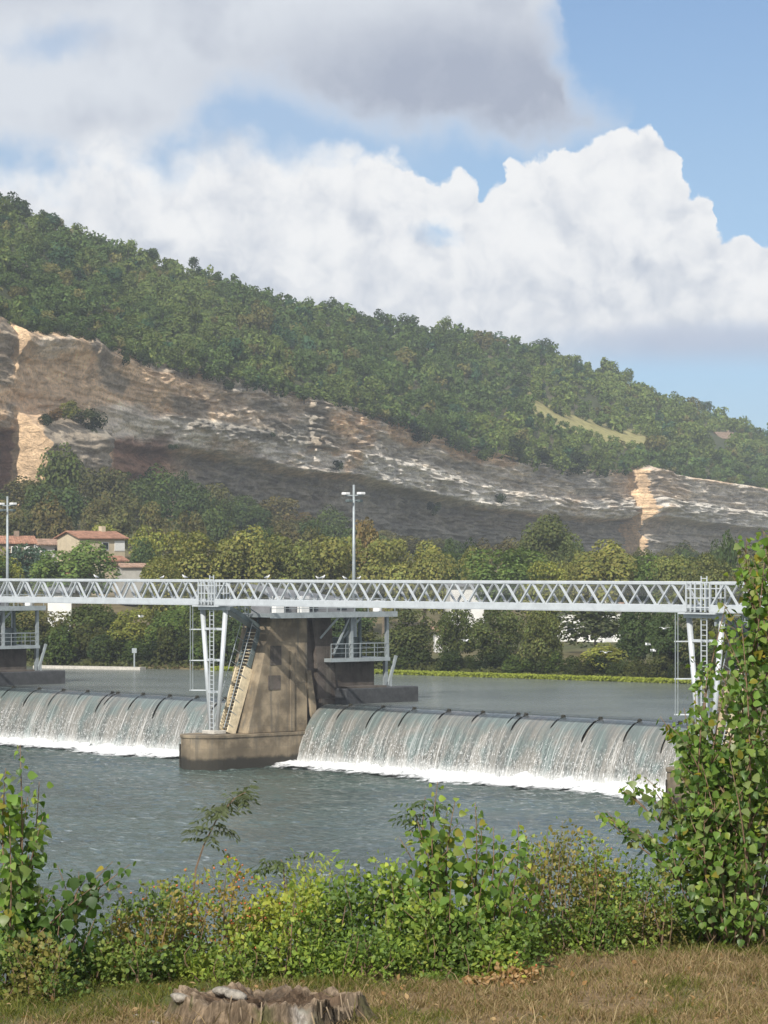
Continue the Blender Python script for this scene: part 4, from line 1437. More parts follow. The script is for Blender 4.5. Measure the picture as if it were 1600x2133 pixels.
# ================================================================== foliage meshes
def quad_cloud(cent, nrm, size, rng, aspect=0.8):
    n = len(cent)
    ref = rng.normal(size=(n, 3))
    t1 = np.cross(nrm, ref)
    t1 /= np.linalg.norm(t1, axis=1)[:, None] + 1e-9
    t2 = np.cross(nrm, t1)
    s = size[:, None]
    a = t1 * s
    b = t2 * s * aspect
    # ragged kite shaped leaf clumps
    k1 = rng.uniform(0.6, 1.2, (n, 1))
    k2 = rng.uniform(0.6, 1.2, (n, 1))
    v = np.stack([cent - a * k1, cent - b * k2, cent + a, cent + b * 1.1], 1)
    f = np.arange(n * 4).reshape(n, 4)
    return v.reshape(-1, 3), f


ICO_V = None


def sphere_lp(nu=7, nv=5):
    vs = [(0, 0, 1)]
    for i in range(1, nv):
        t = math.pi * i / nv
        for j in range(nu):
            a = 2 * math.pi * j / nu
            vs.append((math.sin(t) * math.cos(a), math.sin(t) * math.sin(a), math.cos(t)))
    vs.append((0, 0, -1))
    fs = []
    for j in range(nu):
        fs.append((0, 1 + j, 1 + (j + 1) % nu, 1 + (j + 1) % nu))
    for i in range(nv - 2):
        for j in range(nu):
            a = 1 + i * nu + j
            b = 1 + i * nu + (j + 1) % nu
            fs.append((a, a + nu, b + nu, b))
    return np.array(vs), [f if f[2] != f[3] else f[:3] for f in fs]


def crown_arrays(seed, nq, leaf, nl=11, shape=(1.0, 1.0, 1.0), drop=0.0, low=-0.75, lobe=(0.34, 0.55), vary=0.2):
    """unit crown centred at the origin: clumps of leaf faces spread through several lobes"""
    rng = np.random.default_rng(seed)
    cs = []
    while len(cs) < nl:
        q = rng.uniform(-1, 1, 3)
        if np.linalg.norm(q) < 0.72 and q[2] > low:
            cs.append(q)
    cs = np.array(cs)
    rs = rng.uniform(lobe[0], lobe[1], nl)
    wts = rs ** 2 / np.sum(rs ** 2)
    idx = rng.choice(nl, nq, p=wts)
    dr = rng.normal(size=(nq, 3))
    dr[:, 2] += 0.25
    dr /= np.linalg.norm(dr, axis=1)[:, None]
    rad = rs[idx] * rng.uniform(0.62, 1.06, nq) ** 0.6
    cent = cs[idx] + dr * rad[:, None]
    nrm = dr * 0.8 + np.array([-0.12, -0.2, 0.38]) + rng.normal(size=(nq, 3)) * 0.42
    nrm /= np.linalg.norm(nrm, axis=1)[:, None]
    sz = leaf * rng.uniform(0.55, 1.3, nq)
    v, f = quad_cloud(cent, nrm, sz, rng)
    if drop:
        v[:, 2] -= drop * np.maximum(0, np.hypot(v[:, 0], v[:, 1]) - 0.4) ** 1.5
    v = v * np.array(shape)
    lobe_t = rng.uniform(1 - vary, 1 + vary, nl)
    t = lobe_t[idx] * rng.uniform(0.8, 1.2, nq)
    col = np.repeat(np.stack([t * rng.uniform(0.9, 1.15, nq), t, t * rng.uniform(0.8, 1.1, nq)], 1), 4, axis=0)
    return v, f, col, cs * np.array(shape), rs


FOL = np.array([0.058, 0.082, 0.026])


def crown_mesh(name, seed, nq, leaf, mat='crown_leaf', **kw):
    v, f, col, cs, rs = crown_arrays(seed, nq, leaf, **kw)
    return mesh_np(name, v, f, mat, col=col), cs, rs


FAR_CROWNS = [crown_mesh('crown', 300 + i, 950, 0.092, nl=14 + i % 4, lobe=(0.24, 0.5), shape=(1, 1, (0.95, 1.1, 0.82, 1.25)[i % 4]))[0] for i in range(8)]
FAR_ARR = [crown_arrays(400 + i, 190, 0.195, nl=8 + i % 4, shape=(1, 1, (0.95, 1.1, 0.82, 1.2)[i % 4])) for i in range(8)]

# ---------------------------------------------------------------- wood on the hill
trees = []
rngH = np.random.default_rng(5)
v_ = 0.0
rows = 0
SP = 4.0
while v_ < 1.0:
    Ymid = float(yc(800) + (yr(800) - yc(800)) * v_)
    p_ = -190.0 + rngH.uniform(0, 30)
    while p_ < 1790:
        Yp = float(yc(p_) + (yr(p_) - yc(p_)) * v_)
        step = SP * F / Yp
        pj = p_ + rngH.uniform(-0.42, 0.42) * step
        vj = v_ + rngH.uniform(-0.45, 0.45) * 0.030
        vj = max(vj, 0.004)
        if vj < 1.0:
            x, y, z = [float(q) for q in hill_pt(pj, vj)]
            sc = (1.25 + 1.9 * rngH.random() ** 2.2) * (1.0 + 0.45 * (rngH.random() < 0.10))
            pyi = HOR - (z - EYE) / y * F
            pxi = 800 + x / y * F
            ym = float(np.interp(pxi, [1100, 1150, 1200, 1260, 1345], [838, 866, 886, 904, 922]))
            hpx = 1.9 * sc * F / y
            skip = False
            if 1095 < pxi < 1350:
                if -8 < (pyi - ym) < 7:
                    skip = True
                elif 7 <= (pyi - ym) < hpx + 2:
                    sc *= max(0.22, min(1.0, (pyi - ym) / hpx))
            if abs(pxi - 1505) < 34 and 900 < pyi < 948:
                skip = True
            if abs(pxi - 1237) < 16 and 838 < pyi < 862:
                skip = True
            if not skip:
                trees.append((x, y, z, sc, pxi, pyi))
        p_ += step
    v_ += 0.0235 + 0.004 * rngH.random()

for p_ in np.arange(-150, 1750, 15.0):
    Yp = float(yc(p_)) + 1.5
    sc = rngH.uniform(1.2, 2.8)
    pj = p_ + rngH.uniform(-6, 6)
    z = EYE + (HOR - float(ytop(pj))) / F * Yp - 0.5
    trees.append(((pj - 800) / F * Yp, Yp - rngH.uniform(0, 1.2), z - sc * 0.35, sc, pj, float(ytop(pj))))
trees.sort(key=lambda t: t[1] / t[3])


def hill_tint(px, py, rng):
    g = fbm(px * 0.006, py * 0.010, 3, 19)
    k_ = rng.random()
    base = np.array([0.076, 0.102, 0.036])
    if g > 0.52:
        base = np.array([0.108, 0.128, 0.043])
    if px > 880 and py > 700 + (px - 900) * 0.1:
        base = base * 1.0 + np.array([0.012, 0.012, 0.0]) * float(g > 0.45)
    if k_ < 0.05:
        base = np.array([0.135, 0.118, 0.048])
    elif k_ < 0.12:
        base = np.array([0.045, 0.078, 0.042])
    elif k_ < 0.2:
        base = np.array([0.115, 0.136, 0.044])
    return base * np.array([0.94, 1.06, 1.04]) * rng.uniform(0.98, 1.5)


vis = [t for t in trees if -20 < t[4] < 1620]
ind = vis[:300]
ids = set(id(t) for t in ind)
rest = [t for t in trees if id(t) not in ids]
def tone(t):
    r_, g_, b_ = t
    if r_ > g_ * 1.02:
        return 'rusty brown'
    if g_ > 0.128:
        return 'yellow green'
    if g_ < 0.080:
        return 'dark green'
    return 'pale green' if r_ > 0.85 * g_ else 'mid green'


def beside(px):
    for lim, txt in ((120, 'over the sunlit rock pillar'), (300, 'over the ochre rock wall'), (480, 'over the first grey cliff bands'), (660, 'over the middle grey cliff bands'), (800, 'over the tan patch of cliff'),
                     (950, 'over the dark cliff scrub'), (1110, 'left of the sloping meadow'), (1350, 'beside the sloping meadow'), (1460, 'over the sunlit cliff corner')):
        if px < lim:
            return txt
    return 'near the brown farmhouse'


far_trunk = MB().tube([(0, 0, -1.25), (0.02, 0, -0.5), (0, 0.02, 0.2)], [0.08, 0.06, 0.02], 5).mesh('trunk', 'bark')
for i, (x, y, z, sc, pxi, pyi) in enumerate(ind):
    tn_ = hill_tint(pxi, pyi, rngH)
    root = empty('hillside_tree', (x, y, z))
    ob('crown', FAR_CROWNS[i % 8], root, (0, 0, sc * 0.78), (0, 0, rngH.uniform(0, 6.28)), (sc * rngH.uniform(0.9, 1.15), sc, sc * rngH.uniform(0.85, 1.15)), tn_)
    ob('trunk', far_trunk, root, (0, 0, sc * 0.78), None, sc)
    up_ = ytop(pxi) - pyi
    row = 'on the cliff rim' if up_ < 22 else 'low on the slope' if up_ < 60 else 'halfway up the slope' if up_ < 120 else 'high on the slope'
    siz = 'very broad' if sc > 3.5 else 'broad' if sc > 2.9 else 'rounded' if sc > 2.5 else 'small'
    tag(root, f'{siz} {tone(tn_)} oak {row} {beside(pxi)}', 'tree', 'oaks of the wood above the cliff')
VS, FS, CS = [], [], []
off = 0
for i, (x, y, z, sc, pxi, pyi) in enumerate(rest):
    v, f, col, _, _ = FAR_ARR[i % 8]
    a = rngH.uniform(0, 6.28)
    ca, sa = math.cos(a), math.sin(a)
    rot = np.array([[ca, sa, 0], [-sa, ca, 0], [0, 0, 1]])
    vv2 = (v @ rot) * np.array([sc, sc, sc * rngH.uniform(0.85, 1.15)]) + np.array([x, y, z + sc * 0.78])
    VS.append(vv2)
    FS.append(f + off)
    CS.append(col * hill_tint(pxi, pyi, rngH)[None, :])
    off += len(v)
me = mesh_np('hill_wood', np.concatenate(VS), np.concatenate(FS), 'crown_leaf', col=np.concatenate(CS))
tag(ob('hill_wood', me), 'dense oak wood covering the hill up to the ridge', None, None, 'stuff')

# a few taller trees that break the ridge line
for (px, pyt, wpx, lab) in ((680, 616, 62, 'bushy tree breaking the middle of the ridge line'), (850, 648, 52, 'dark round tree on the ridge right of centre'), (795, 652, 44, 'smaller rounded tree on the ridge beside a dark one'),
                            (100, 432, 44, 'dark tree at the top of the ridge near its high end'), (35, 414, 70, 'broad tree at the highest visible point of the ridge'), (405, 536, 28, 'small pointed tree on the ridge slope'),
                            (310, 512, 36, 'small round tree on the ridge slope'), (1130, 700, 44, 'flat topped tree on the far ridge'), (1470, 826, 42, 'dark tree low on the far ridge')):
    Y = float(yr(px)) - 4
    sc = wpx / 2 / F * Y
    p = W(px, pyt, Y)
    o = empty('ridge_tree', (p.x, p.y, p.z - sc * 2.1))
    ob('crown', FAR_CROWNS[px % 8], o, (0, 0, sc * 1.15), (0, 0, px), sc, (0.052, 0.082, 0.034))
    ob('trunk', far_trunk, o, (0, 0, sc * 1.15), None, sc)
    tag(o, lab, 'tree', 'trees breaking the ridge line')

# ---------------------------------------------------------------- trees with trunks
MID = [crown_mesh('crown', 500 + i, 3000, 0.060, nl=24 + 2 * i, shape=(1, 1, 1.1), lobe=(0.18, 0.42), vary=0.28) for i in range(6)]
BIG = [crown_mesh('crown', 600 + i, 8600, 0.036, nl=42 + 3 * i, shape=(1, 1, 1.0), lobe=(0.13, 0.34), vary=0.30, drop=0.25 if i % 2 else 0.0) for i in range(6)]
TALL = [crown_mesh('crown', 700 + i, 2600, 0.07, nl=22, shape=(1, 1, 1.0), lobe=(0.24, 0.42), vary=0.22) for i in range(2)]


def trunk_mesh(cs, rs, seed):
    """tapered trunk with limbs to the lobes, in crown units; the crown is centred at z=0 and the root is at z=-1.9"""
    rng = np.random.default_rng(seed)
    mb = MB()
    mb.tube([(0, 0, -1.9), (0.02, 0.01, -1.2), (rng.uniform(-.05, .05), rng.uniform(-.05, .05), -0.4), (rng.uniform(-.08, .08), 0, 0.35)], [0.085, 0.06, 0.045, 0.02], 7)
    for i in range(min(8, len(cs))):
        e = cs[i]
        z0 = rng.uniform(-0.9, -0.1)
        mid = (e[0] * 0.45, e[1] * 0.45, z0 * 0.5 + e[2] * 0.5 + 0.08)
        mb.tube([(0.0, 0.0, z0), mid, tuple(e)], [0.034, 0.022, 0.008], 5)
    return mb.mesh('trunk', 'bark')


TRK = {}
for key, lst in (('mid', MID), ('big', BIG), ('tall', TALL)):
    TRK[key] = [trunk_mesh(cs, rs, 40 + i) for i, (m_, cs, rs) in enumerate(lst)]


def tree(px, Y, pyt, wpx, tint, lab, kind='big', i=0, group='trees along the far river bank', zg=None, low=0.3, name='tree'):
    """tree standing on the far ground at column px and depth Y, its top at image row pyt and its crown wpx wide"""
    lst = {'mid': MID, 'big': BIG, 'tall': TALL}[kind]
    k_ = i % len(lst)
    zg = float(far_ground(px, Y)) if zg is None else zg
    zt = EYE + (HOR - pyt) / F * Y
    H = max(1.5, zt - zg)
    rx = wpx / 2 / F * Y / 0.95
    rz = H * (1 - low) / 2
    x = (px - 800) / F * Y
    root = empty(name, (x, Y, zg))
    tag(root, lab, 'tree', group)
    zc_ = zt - rz * 0.92
    rot = (0, 0, (px * 0.37 + i) % 6.28)
    ob('crown', lst[k_][0], root, (0, 0, zc_ - zg), rot, (rx, rx, rz), tint)
    tz = (zc_ - zg + 0.3) / 1.9
    ob('trunk', TRK[kind][k_], root, (0, 0, zc_ - zg), rot, (min(rx, tz), min(rx, tz), tz))
    return root


OLIVE = (0.115, 0.118, 0.036)
GREEN = (0.072, 0.105, 0.030)
DARKG = (0.042, 0.062, 0.024)
YELG = (0.135, 0.145, 0.036)
BROWN = (0.125, 0.082, 0.036)
RUST = (0.105, 0.082, 0.036)
BLUEG = (0.045, 0.070, 0.050)

TREES = [
    # px, depth, top row, width, tint, kind, low, label
    (45, 392, 1132, 74, BLUEG, 'mid', 0.1, 'round blue green conifer beside the mast at the frame edge'),
    (150, 372, 1128, 140, GREEN, 'big', 0.1, 'broad green tree in front of the cream house'),
    (5, 378, 1150, 60, YELG, 'mid', 0.1, 'yellow green tree cut by the frame below the brown house'),
    (305, 415, 1106, 60, YELG, 'mid', 0.1, 'small yellow green tree right of the cream house gable'),
    (292, 408, 1128, 44, DARKG, 'mid', 0.1, 'small dark shrub tree beside the faded pink shed'),
    (220, 446, 1090, 50, YELG, 'mid', 0.2, 'yellow green treetop behind the cream house roof'),
    (400, 350, 1094, 130, OLIVE, 'big', 0.12, 'tall olive willow right of the houses'),
    (505, 352, 1098, 120, OLIVE, 'big', 0.12, 'olive willow behind the central ladder trestle'),
    (345, 340, 1160, 90, OLIVE, 'big', 0.1, 'lower olive willow leaning towards the houses'),
    (600, 356, 1104, 120, (0.095, 0.105, 0.034), 'big', 0.12, 'green olive tree behind the pier cabin'),
    (690, 360, 1100, 110, OLIVE, 'big', 0.12, 'olive tree just left of the central mast'),
    (765, 372, 1080, 60, (0.10, 0.078, 0.034), 'mid', 0.3, 'rust coloured treetop right of the central mast'),
    (800, 360, 1112, 110, (0.11, 0.115, 0.036), 'big', 0.12, 'olive tree right of the central mast below the cliff'),
    (885, 358, 1128, 90, OLIVE, 'big', 0.12, 'olive tree left of the dark gap in the tree row'),
    (940, 384, 1140, 50, DARKG, 'mid', 0.2, 'dark treetop in the gap behind the white building'),
    (985, 380, 1150, 50, OLIVE, 'mid', 0.2, 'brownish treetop behind the white building'),
    (1052, 356, 1126, 130, GREEN, 'big', 0.12, 'bright green broad tree right of the white building'),
    (1145, 420, 1072, 95, (0.06, 0.072, 0.027), 'big', 0.2, 'dark olive tree rising against the dark cliff'),
    (1135, 350, 1160, 80, YELG, 'big', 0.1, 'yellow green willow right of the bright green tree'),
    (1240, 356, 1126, 130, OLIVE, 'big', 0.1, 'broad olive willow below the sunlit cliff corner'),
    (1180, 352, 1168, 70, OLIVE, 'big', 0.1, 'low olive willow between two taller ones'),
    (1345, 362, 1146, 100, GREEN, 'big', 0.1, 'green willow under the right hand cliff wall'),
    (1415, 356, 1142, 90, (0.1, 0.112, 0.036), 'big', 0.1, 'rounded willow left of the tall dark poplar'),
    (1475, 352, 1152, 80, (0.09, 0.1, 0.034), 'big', 0.1, 'willow beside the right hand ladder trestle'),
    (1521, 366, 1112, 34, DARKG, 'tall', 0.05, 'narrow dark poplar at the cliff foot by the frame'),
    (1580, 356, 1140, 100, OLIVE, 'big', 0.1, 'willow behind the top of the poplar sapling'),
    (1680, 340, 1150, 120, GREEN, 'big', 0.1, 'willow just beyond the frame edge'),
    (-60, 372, 1130, 120, GREEN, 'big', 0.1, 'green tree beyond the frame edge by the brown house'),
    # lower row on the water's edge
    (95, 326, 1262, 120, (0.085, 0.085, 0.03), 'big', 0.02, 'dark brownish tree at the water edge by the left pier'),
    (190, 330, 1252, 110, (0.062, 0.08, 0.026), 'big', 0.02, 'dark green tree at the water edge behind the quay'),
    (278, 318, 1262, 110, YELG, 'big', 0.03, 'bright yellow green tree hanging over the sign post'),
    (360, 322, 1256, 110, GREEN, 'big', 0.02, 'green tree at the water edge left of the trestle'),
    (430, 324, 1240, 100, (0.07, 0.09, 0.028), 'big', 0.02, 'green tree at the water edge behind the trestle legs'),
    (520, 322, 1250, 110, DARKG, 'big', 0.02, 'dark tree at the water edge behind the pier stair'),
    (620, 318, 1262, 120, DARKG, 'big', 0.02, 'dark tree at the water edge behind the tower'),
    (720, 314, 1258, 110, DARKG, 'big', 0.02, 'dark tree at the water edge behind the machinery platform'),
    (850, 312, 1262, 105, (0.065, 0.078, 0.03), 'big', 0.02, 'grey green tree at the water edge right of the platform'),
    (950, 320, 1256, 80, (0.06, 0.075, 0.026), 'big', 0.02, 'small green tree in front of the white building'),
    (1040, 308, 1258, 110, (0.068, 0.085, 0.03), 'big', 0.03, 'green willow at the water edge below mid span'),
    (1130, 306, 1262, 90, (0.08, 0.092, 0.032), 'big', 0.05, 'willow at the water edge left of the white house'),
    (1240, 312, 1258, 110, (0.07, 0.085, 0.04), 'mid', 0.12, 'thin tree with see through crown before the white house'),
    (1330, 304, 1258, 95, DARKG, 'big', 0.03, 'dark tree at the water edge right of the white house'),
    (1400, 310, 1256, 110, DARKG, 'big', 0.02, 'dark tree at the water edge by the right trestle'),
    (1485, 300, 1262, 110, (0.075, 0.08, 0.03), 'big', 0.02, 'olive tree at the water edge behind the right trestle'),
    (1590, 300, 1255, 120, DARKG, 'big', 0.02, 'dark tree at the water edge behind the poplar leaves'),
    (1255, 292, 1345, 80, YELG, 'mid', 0.0, 'low yellow green shrub leaning over the bank grass'),
    (20, 332, 1250, 110, DARKG, 'big', 0.02, 'dark tree behind the left pier platforms'),
]


def bank_at(px):
    for lim, txt in ((60, 'behind the left pier platform'), (120, 'by the end of the quay'), (200, 'along the quay'), (275, 'left of the sign post'), (340, 'right of the sign post'), (420, 'left of the central trestle legs'),
                     (490, 'behind the central trestle legs'), (560, 'behind the pier stair'), (660, 'behind the pier tower'), (790, 'behind the machinery platform'), (880, 'right of the machinery platform'), (960, 'beside the narrow white hut'),
                     (1080, 'below mid span'), (1180, 'left of the white house'), (1300, 'before the white house'), (1420, 'left of the right trestle'), (1520, 'behind the right trestle')):
        if px < lim:
            return txt
    return 'hidden behind the tall poplar'


for i, (px, Y, pyt, wpx, tint, kind, low_, lab) in enumerate(TREES):
    g = float(yb(px)) + 5
    if pyt >= 1240 and low_ <= 0.05:
        Y = g + (i % 3) * 1.5
        wpx *= 1.35
        low_ = -0.08
    else:
        wpx *= 1.6
    tree(px, max(Y, g), pyt, wpx, tuple(q * (1.85 if pyt < 1230 else 1.5) for q in tint), lab, kind, i, low=low_)

# ---- dark bushes under the bank trees
rngB = np.random.default_rng(61)
for i, px in enumerate(np.arange(-40, 1660, 36.0)):
    px = px + rngB.uniform(-12, 12)
    if 1085 < px < 1120 or 880 < px < 925:
        continue
    Y = float(yb(px)) + rngB.uniform(2.6, 5.5)
    zg = float(far_ground(px, Y))
    sc = rngB.uniform(1.4, 2.6) * (0.6 if 900 < px < 1440 else 1.0)
    tint = [DARKG, (0.055, 0.075, 0.026), (0.07, 0.08, 0.028), GREEN][int(rngB.integers(0, 4))]
    o = empty('bank_bush', ((px - 800) / F * Y, Y, zg))
    ob('foliage', MID[i % 6][0], o, (0, 0, sc * 0.7), (0, 0, i), (sc * 1.3, sc, sc), tint)
    tag(o, f'{tone(tint)} bush at the far water edge ' + bank_at(px), 'bush', 'bushes along the far water edge')

# ---- slope wood between the houses and the cliff
BND_PX = [-100, 0, 60, 130, 200, 260, 330, 400, 440, 500, 560, 620, 660, 720, 800, 900, 980, 1060, 1200, 1330, 1400, 1500, 1600, 1750]
BND_Y = [1000, 1012, 1010, 950, 962, 985, 985, 978, 1002, 1012, 1030, 1050, 1040, 1078, 1105, 1125, 1150, 1150, 1150, 1160, 1142, 1152, 1150, 1150]
rngT = np.random.default_rng(31)


def slope_at(px):
    for lim, txt in ((40, 'at the frame edge'), (150, 'under the rock pillar'), (260, 'above the cream house'), (370, 'above the pink shed'), (480, 'above the central trestle'), (600, 'above the pier cabin'), (720, 'left of the central mast'),
                     (860, 'right of the central mast'), (1000, 'above the white building'), (1150, 'above the broad green tree'), (1300, 'left of the sunlit cliff corner'), (1420, 'under the sunlit cliff corner'), (1540, 'by the narrow dark poplar')):
        if px < lim:
            return txt
    return 'behind the tall poplar sapling'


kk = 0
for r_i, (q, stepx) in enumerate(((0.93, 62), (0.74, 66), (0.56, 74), (0.36, 84))):
    px = -110.0
    while px < 1720:
        cl, b = float(yc(px)), float(yb(px))
        Y = b + (cl - b) * (q + rngT.uniform(-0.06, 0.06))
        yt = float(np.interp(px, BND_PX, BND_Y))
        front = float(np.interp(px, [0, 330, 500, 1600], [1075, 1092, 1100, 1150]))
        pyt = yt + (front - yt) * (0.93 - q) / 0.57 + rngT.uniform(-12, 22)
        wpx = rngT.uniform(62, 118) * (1.0 if px < 800 else 0.8)
        if px < 330 and Y < 452:
            px += stepx
            continue
        tint = [DARKG, GREEN, (0.056, 0.078, 0.028), (0.085, 0.082, 0.034), (0.095, 0.085, 0.036), (0.065, 0.088, 0.03), DARKG, (0.075, 0.078, 0.032)][int(rngT.integers(0, 8))]
        if 600 < px < 700 and q > 0.9 and rngT.random() < 0.6:
            tint = RUST
        zg = float(far_ground(px, Y))
        zt = EYE + (HOR - pyt) / F * Y
        if zt - zg < 3.5:
            zg = zt - 4.5
        tree(px, Y, pyt, wpx, tuple(np.array(tint) * rngT.uniform(1.15, 1.7)), f'{tone(tint)} tree in the ' + ('back', 'second', 'third', 'front')[r_i] + ' slope row ' + slope_at(px), 'mid', kk, 'wood on the slope below the cliff', zg=zg, low=0.05, name='slope_tree')
        kk += 1
        px += stepx * rngT.uniform(0.75, 1.15)

# big pale green tree in front of the detached block
tree(128, 535, 938, 110, (0.088, 0.112, 0.036), 'pale green tree in front of the sunlit rock pillar', 'mid', 3, 'wood on the slope below the cliff', zg=22, low=0.1)
# ---- bushes on ledges of the cliff
for i, (px, py, wpx, tint) in enumerate(((110, 862, 50, BROWN), (140, 855, 56, YELG), (170, 866, 60, (0.07, 0.085, 0.03)), (200, 876, 50, DARKG), (95, 872, 40, DARKG), (185, 900, 50, DARKG),
                                         (362, 930, 26, DARKG), (700, 975, 40, DARKG), (820, 870, 30, DARKG), (1075, 925, 50, DARKG), (1130, 950, 56, DARKG), (1200, 965, 60, DARKG), (1260, 975, 50, GREEN),
                                         (1040, 1040, 30, DARKG), (560, 905, 30, DARKG), (905, 1060, 36, DARKG), (480, 800, 40, DARKG), (880, 905, 56, DARKG), (955, 925, 50, DARKG), (260, 745, 40, DARKG),
                                         (1010, 945, 46, GREEN), (62, 684, 34, DARKG), (92, 688, 40, GREEN), (125, 688, 36, DARKG), (158, 694, 40, GREEN), (190, 700, 36, DARKG), (230, 722, 40, GREEN), (300, 748, 40, DARKG), (1375, 975, 30, GREEN), (1440, 985, 36, GREEN), (1520, 1000, 40, OLIVE), (1580, 1010, 40, GREEN))):
    Y = float(yc(px)) - (9 if px < 240 and py > 840 else 3.5)
    sc = wpx / 2 / F * Y
    p = W(px, py, Y)
    o = empty('ledge_bush', p)
    ob('foliage', FAR_CROWNS[i % 8], o, (0, 0, 0), (0, 0, i), (sc, sc, sc * 0.75), tint)
    v_in = (py - float(ytop(px))) / (float(ybot(px)) - float(ytop(px)))
    where = 'on top of the detached rock block' if px < 240 and py > 840 else 'along the cliff rim' if v_in < 0.12 else 'on an upper cliff ledge' if v_in < 0.4 else 'on a lower cliff ledge'
    tag(o, f'{tone(tint)} bush {where} ' + ('' if px < 240 and py > 840 else 'below the trees ') + slope_at(px).replace('at the frame edge', 'by the pillar'), 'bush', 'bushes on the cliff ledges')

# ---- sunlit fringe of low plants along the far water line
rngE = np.random.default_rng(77)
n = 15000
t = rngE.uniform(0, 1, n)
ppx = 440 + t * 1250
wob = RNG.normal(0, 0.25, n)
yy = yb(ppx) - 0.9 + wob + rngE.uniform(-0.6, 0.4, n)
xx = (ppx - 800) / F * yb(ppx)
cent = np.stack([xx, yy, POND + rngE.uniform(0.02, 0.42, n)], 1)
nr = rngE.normal(size=(n, 3)) * 0.5 + np.array([-0.3, -0.6, 0.6])
nr /= np.linalg.norm(nr, axis=1)[:, None]
v, f = quad_cloud(cent, nr, rngE.uniform(0.06, 0.16, n), rngE)
tt = rngE.uniform(0.75, 1.25, n)
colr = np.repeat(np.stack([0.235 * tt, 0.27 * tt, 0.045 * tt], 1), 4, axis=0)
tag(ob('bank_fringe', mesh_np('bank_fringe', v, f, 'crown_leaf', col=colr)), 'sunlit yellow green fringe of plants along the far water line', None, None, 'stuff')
n = 16000
ppx = rngE.uniform(-60, 1700, n)
dep = rngE.uniform(0.3, 11, n)
yy = yb(ppx) + dep
xx = (ppx - 800) / F * yy
zz = far_ground(ppx, yy)
cent = np.stack([xx, yy, zz + rngE.uniform(0.05, 0.9, n) * np.clip(fbm(xx * 0.3, yy * 0.3, 2, 4) * 1.6 - 0.3, 0.1, 1)], 1)
nr = rngE.normal(size=(n, 3)) * 0.6 + np.array([-0.2, -0.6, 0.5])
nr /= np.linalg.norm(nr, axis=1)[:, None]
v, f = quad_cloud(cent, nr, rngE.uniform(0.10, 0.26, n), rngE)
tt = rngE.uniform(0.6, 1.3, n)
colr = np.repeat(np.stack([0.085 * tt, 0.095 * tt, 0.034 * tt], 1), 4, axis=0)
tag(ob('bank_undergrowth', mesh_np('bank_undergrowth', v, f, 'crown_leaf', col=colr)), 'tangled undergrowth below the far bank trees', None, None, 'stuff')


# ================================================================== foreground plants
def leaf_template(kind='poplar', fold=0.12, bend=0.15):
    if kind == 'poplar':
        half = [(0.02, 0.0), (0.30, 0.10), (0.47, 0.28), (0.40, 0.52), (0.20, 0.78), (0.0, 1.0)]
        midr = [0.0, 0.12, 0.30, 0.54, 0.78]
    elif kind == 'small':
        half = [(0.02, 0.0), (0.28, 0.25), (0.30, 0.55), (0.0, 1.0)]
        midr = [0.0, 0.28, 0.58]
    else:
        half = [(0.02, 0.0), (0.14, 0.3), (0.12, 0.65), (0.0, 1.0)]
        midr = [0.0, 0.3, 0.65]
    v = []

    def zf(x, y): return -fold * abs(x) * 0 + fold * abs(x) - bend * y * y
    nM = len(midr)
    for y in midr:
        v.append((0, y, zf(0, y)))
    v.append((0, 1.0, zf(0, 1.0)))
    iR = len(v)
    for (x, y) in half[:-1]:
        v.append((x, y, zf(x, y)))
    iL = len(v)
    for (x, y) in half[:-1]:
        v.append((-x, y, zf(x, y)))
    f = []
    for i in range(nM - 1):
        f.append((i, iR + i, iR + i + 1))
        f.append((i, iR + i + 1, i + 1))
        f.append((i, iL + i + 1, iL + i))
        f.append((i, i + 1, iL + i + 1))
    f.append((nM - 1, iR + nM - 1, nM))
    f.append((nM - 1, nM, iL + nM - 1))
    return np.array(v), np.array(f)


LEAF_T = [leaf_template('poplar', fo, be) for fo, be in ((0.15, 0.10), (0.35, 0.25), (-0.1, 0.35), (0.25, -0.1), (0.5, 0.3), (0.1, 0.5))]
LEAF_M = [mesh_np('leaf', v, f, 'leaf', smooth=True) for v, f in LEAF_T]
SMALL_T = leaf_template('small', 0.2, 0.2)
NARROW_T = leaf_template('narrow', 0.2, 0.3)


def frames(axis, up, rng, roll=0.9):
    """(n,3,3) matrices: y = leaf axis, z = leaf normal near 'up' with random roll"""
    a = axis / (np.linalg.norm(axis, axis=1)[:, None] + 1e-9)
    x = np.cross(a, up)
    x /= np.linalg.norm(x, axis=1)[:, None] + 1e-9
    z = np.cross(x, a)
    r = rng.normal(0, roll, len(a))[:, None]
    x2 = x * np.cos(r) + z * np.sin(r)
    z2 = np.cross(x2, a)
    return np.stack([x2, a, z2], axis=2)


def leaves_mesh(name, tmpl, pos, mats, size, col, mat):
    tv, tf = tmpl
    v = np.einsum('nij,kj->nki', mats, tv) * size[:, None, None] + pos[:, None, :]
    f = tf[None] + (np.arange(len(pos)) * len(tv))[:, None, None]
    c_ = np.repeat(col, len(tv), axis=0)
    return mesh_np(name, v.reshape(-1, 3), f.reshape(-1, tf.shape[1]), mat, col=c_, smooth=True)


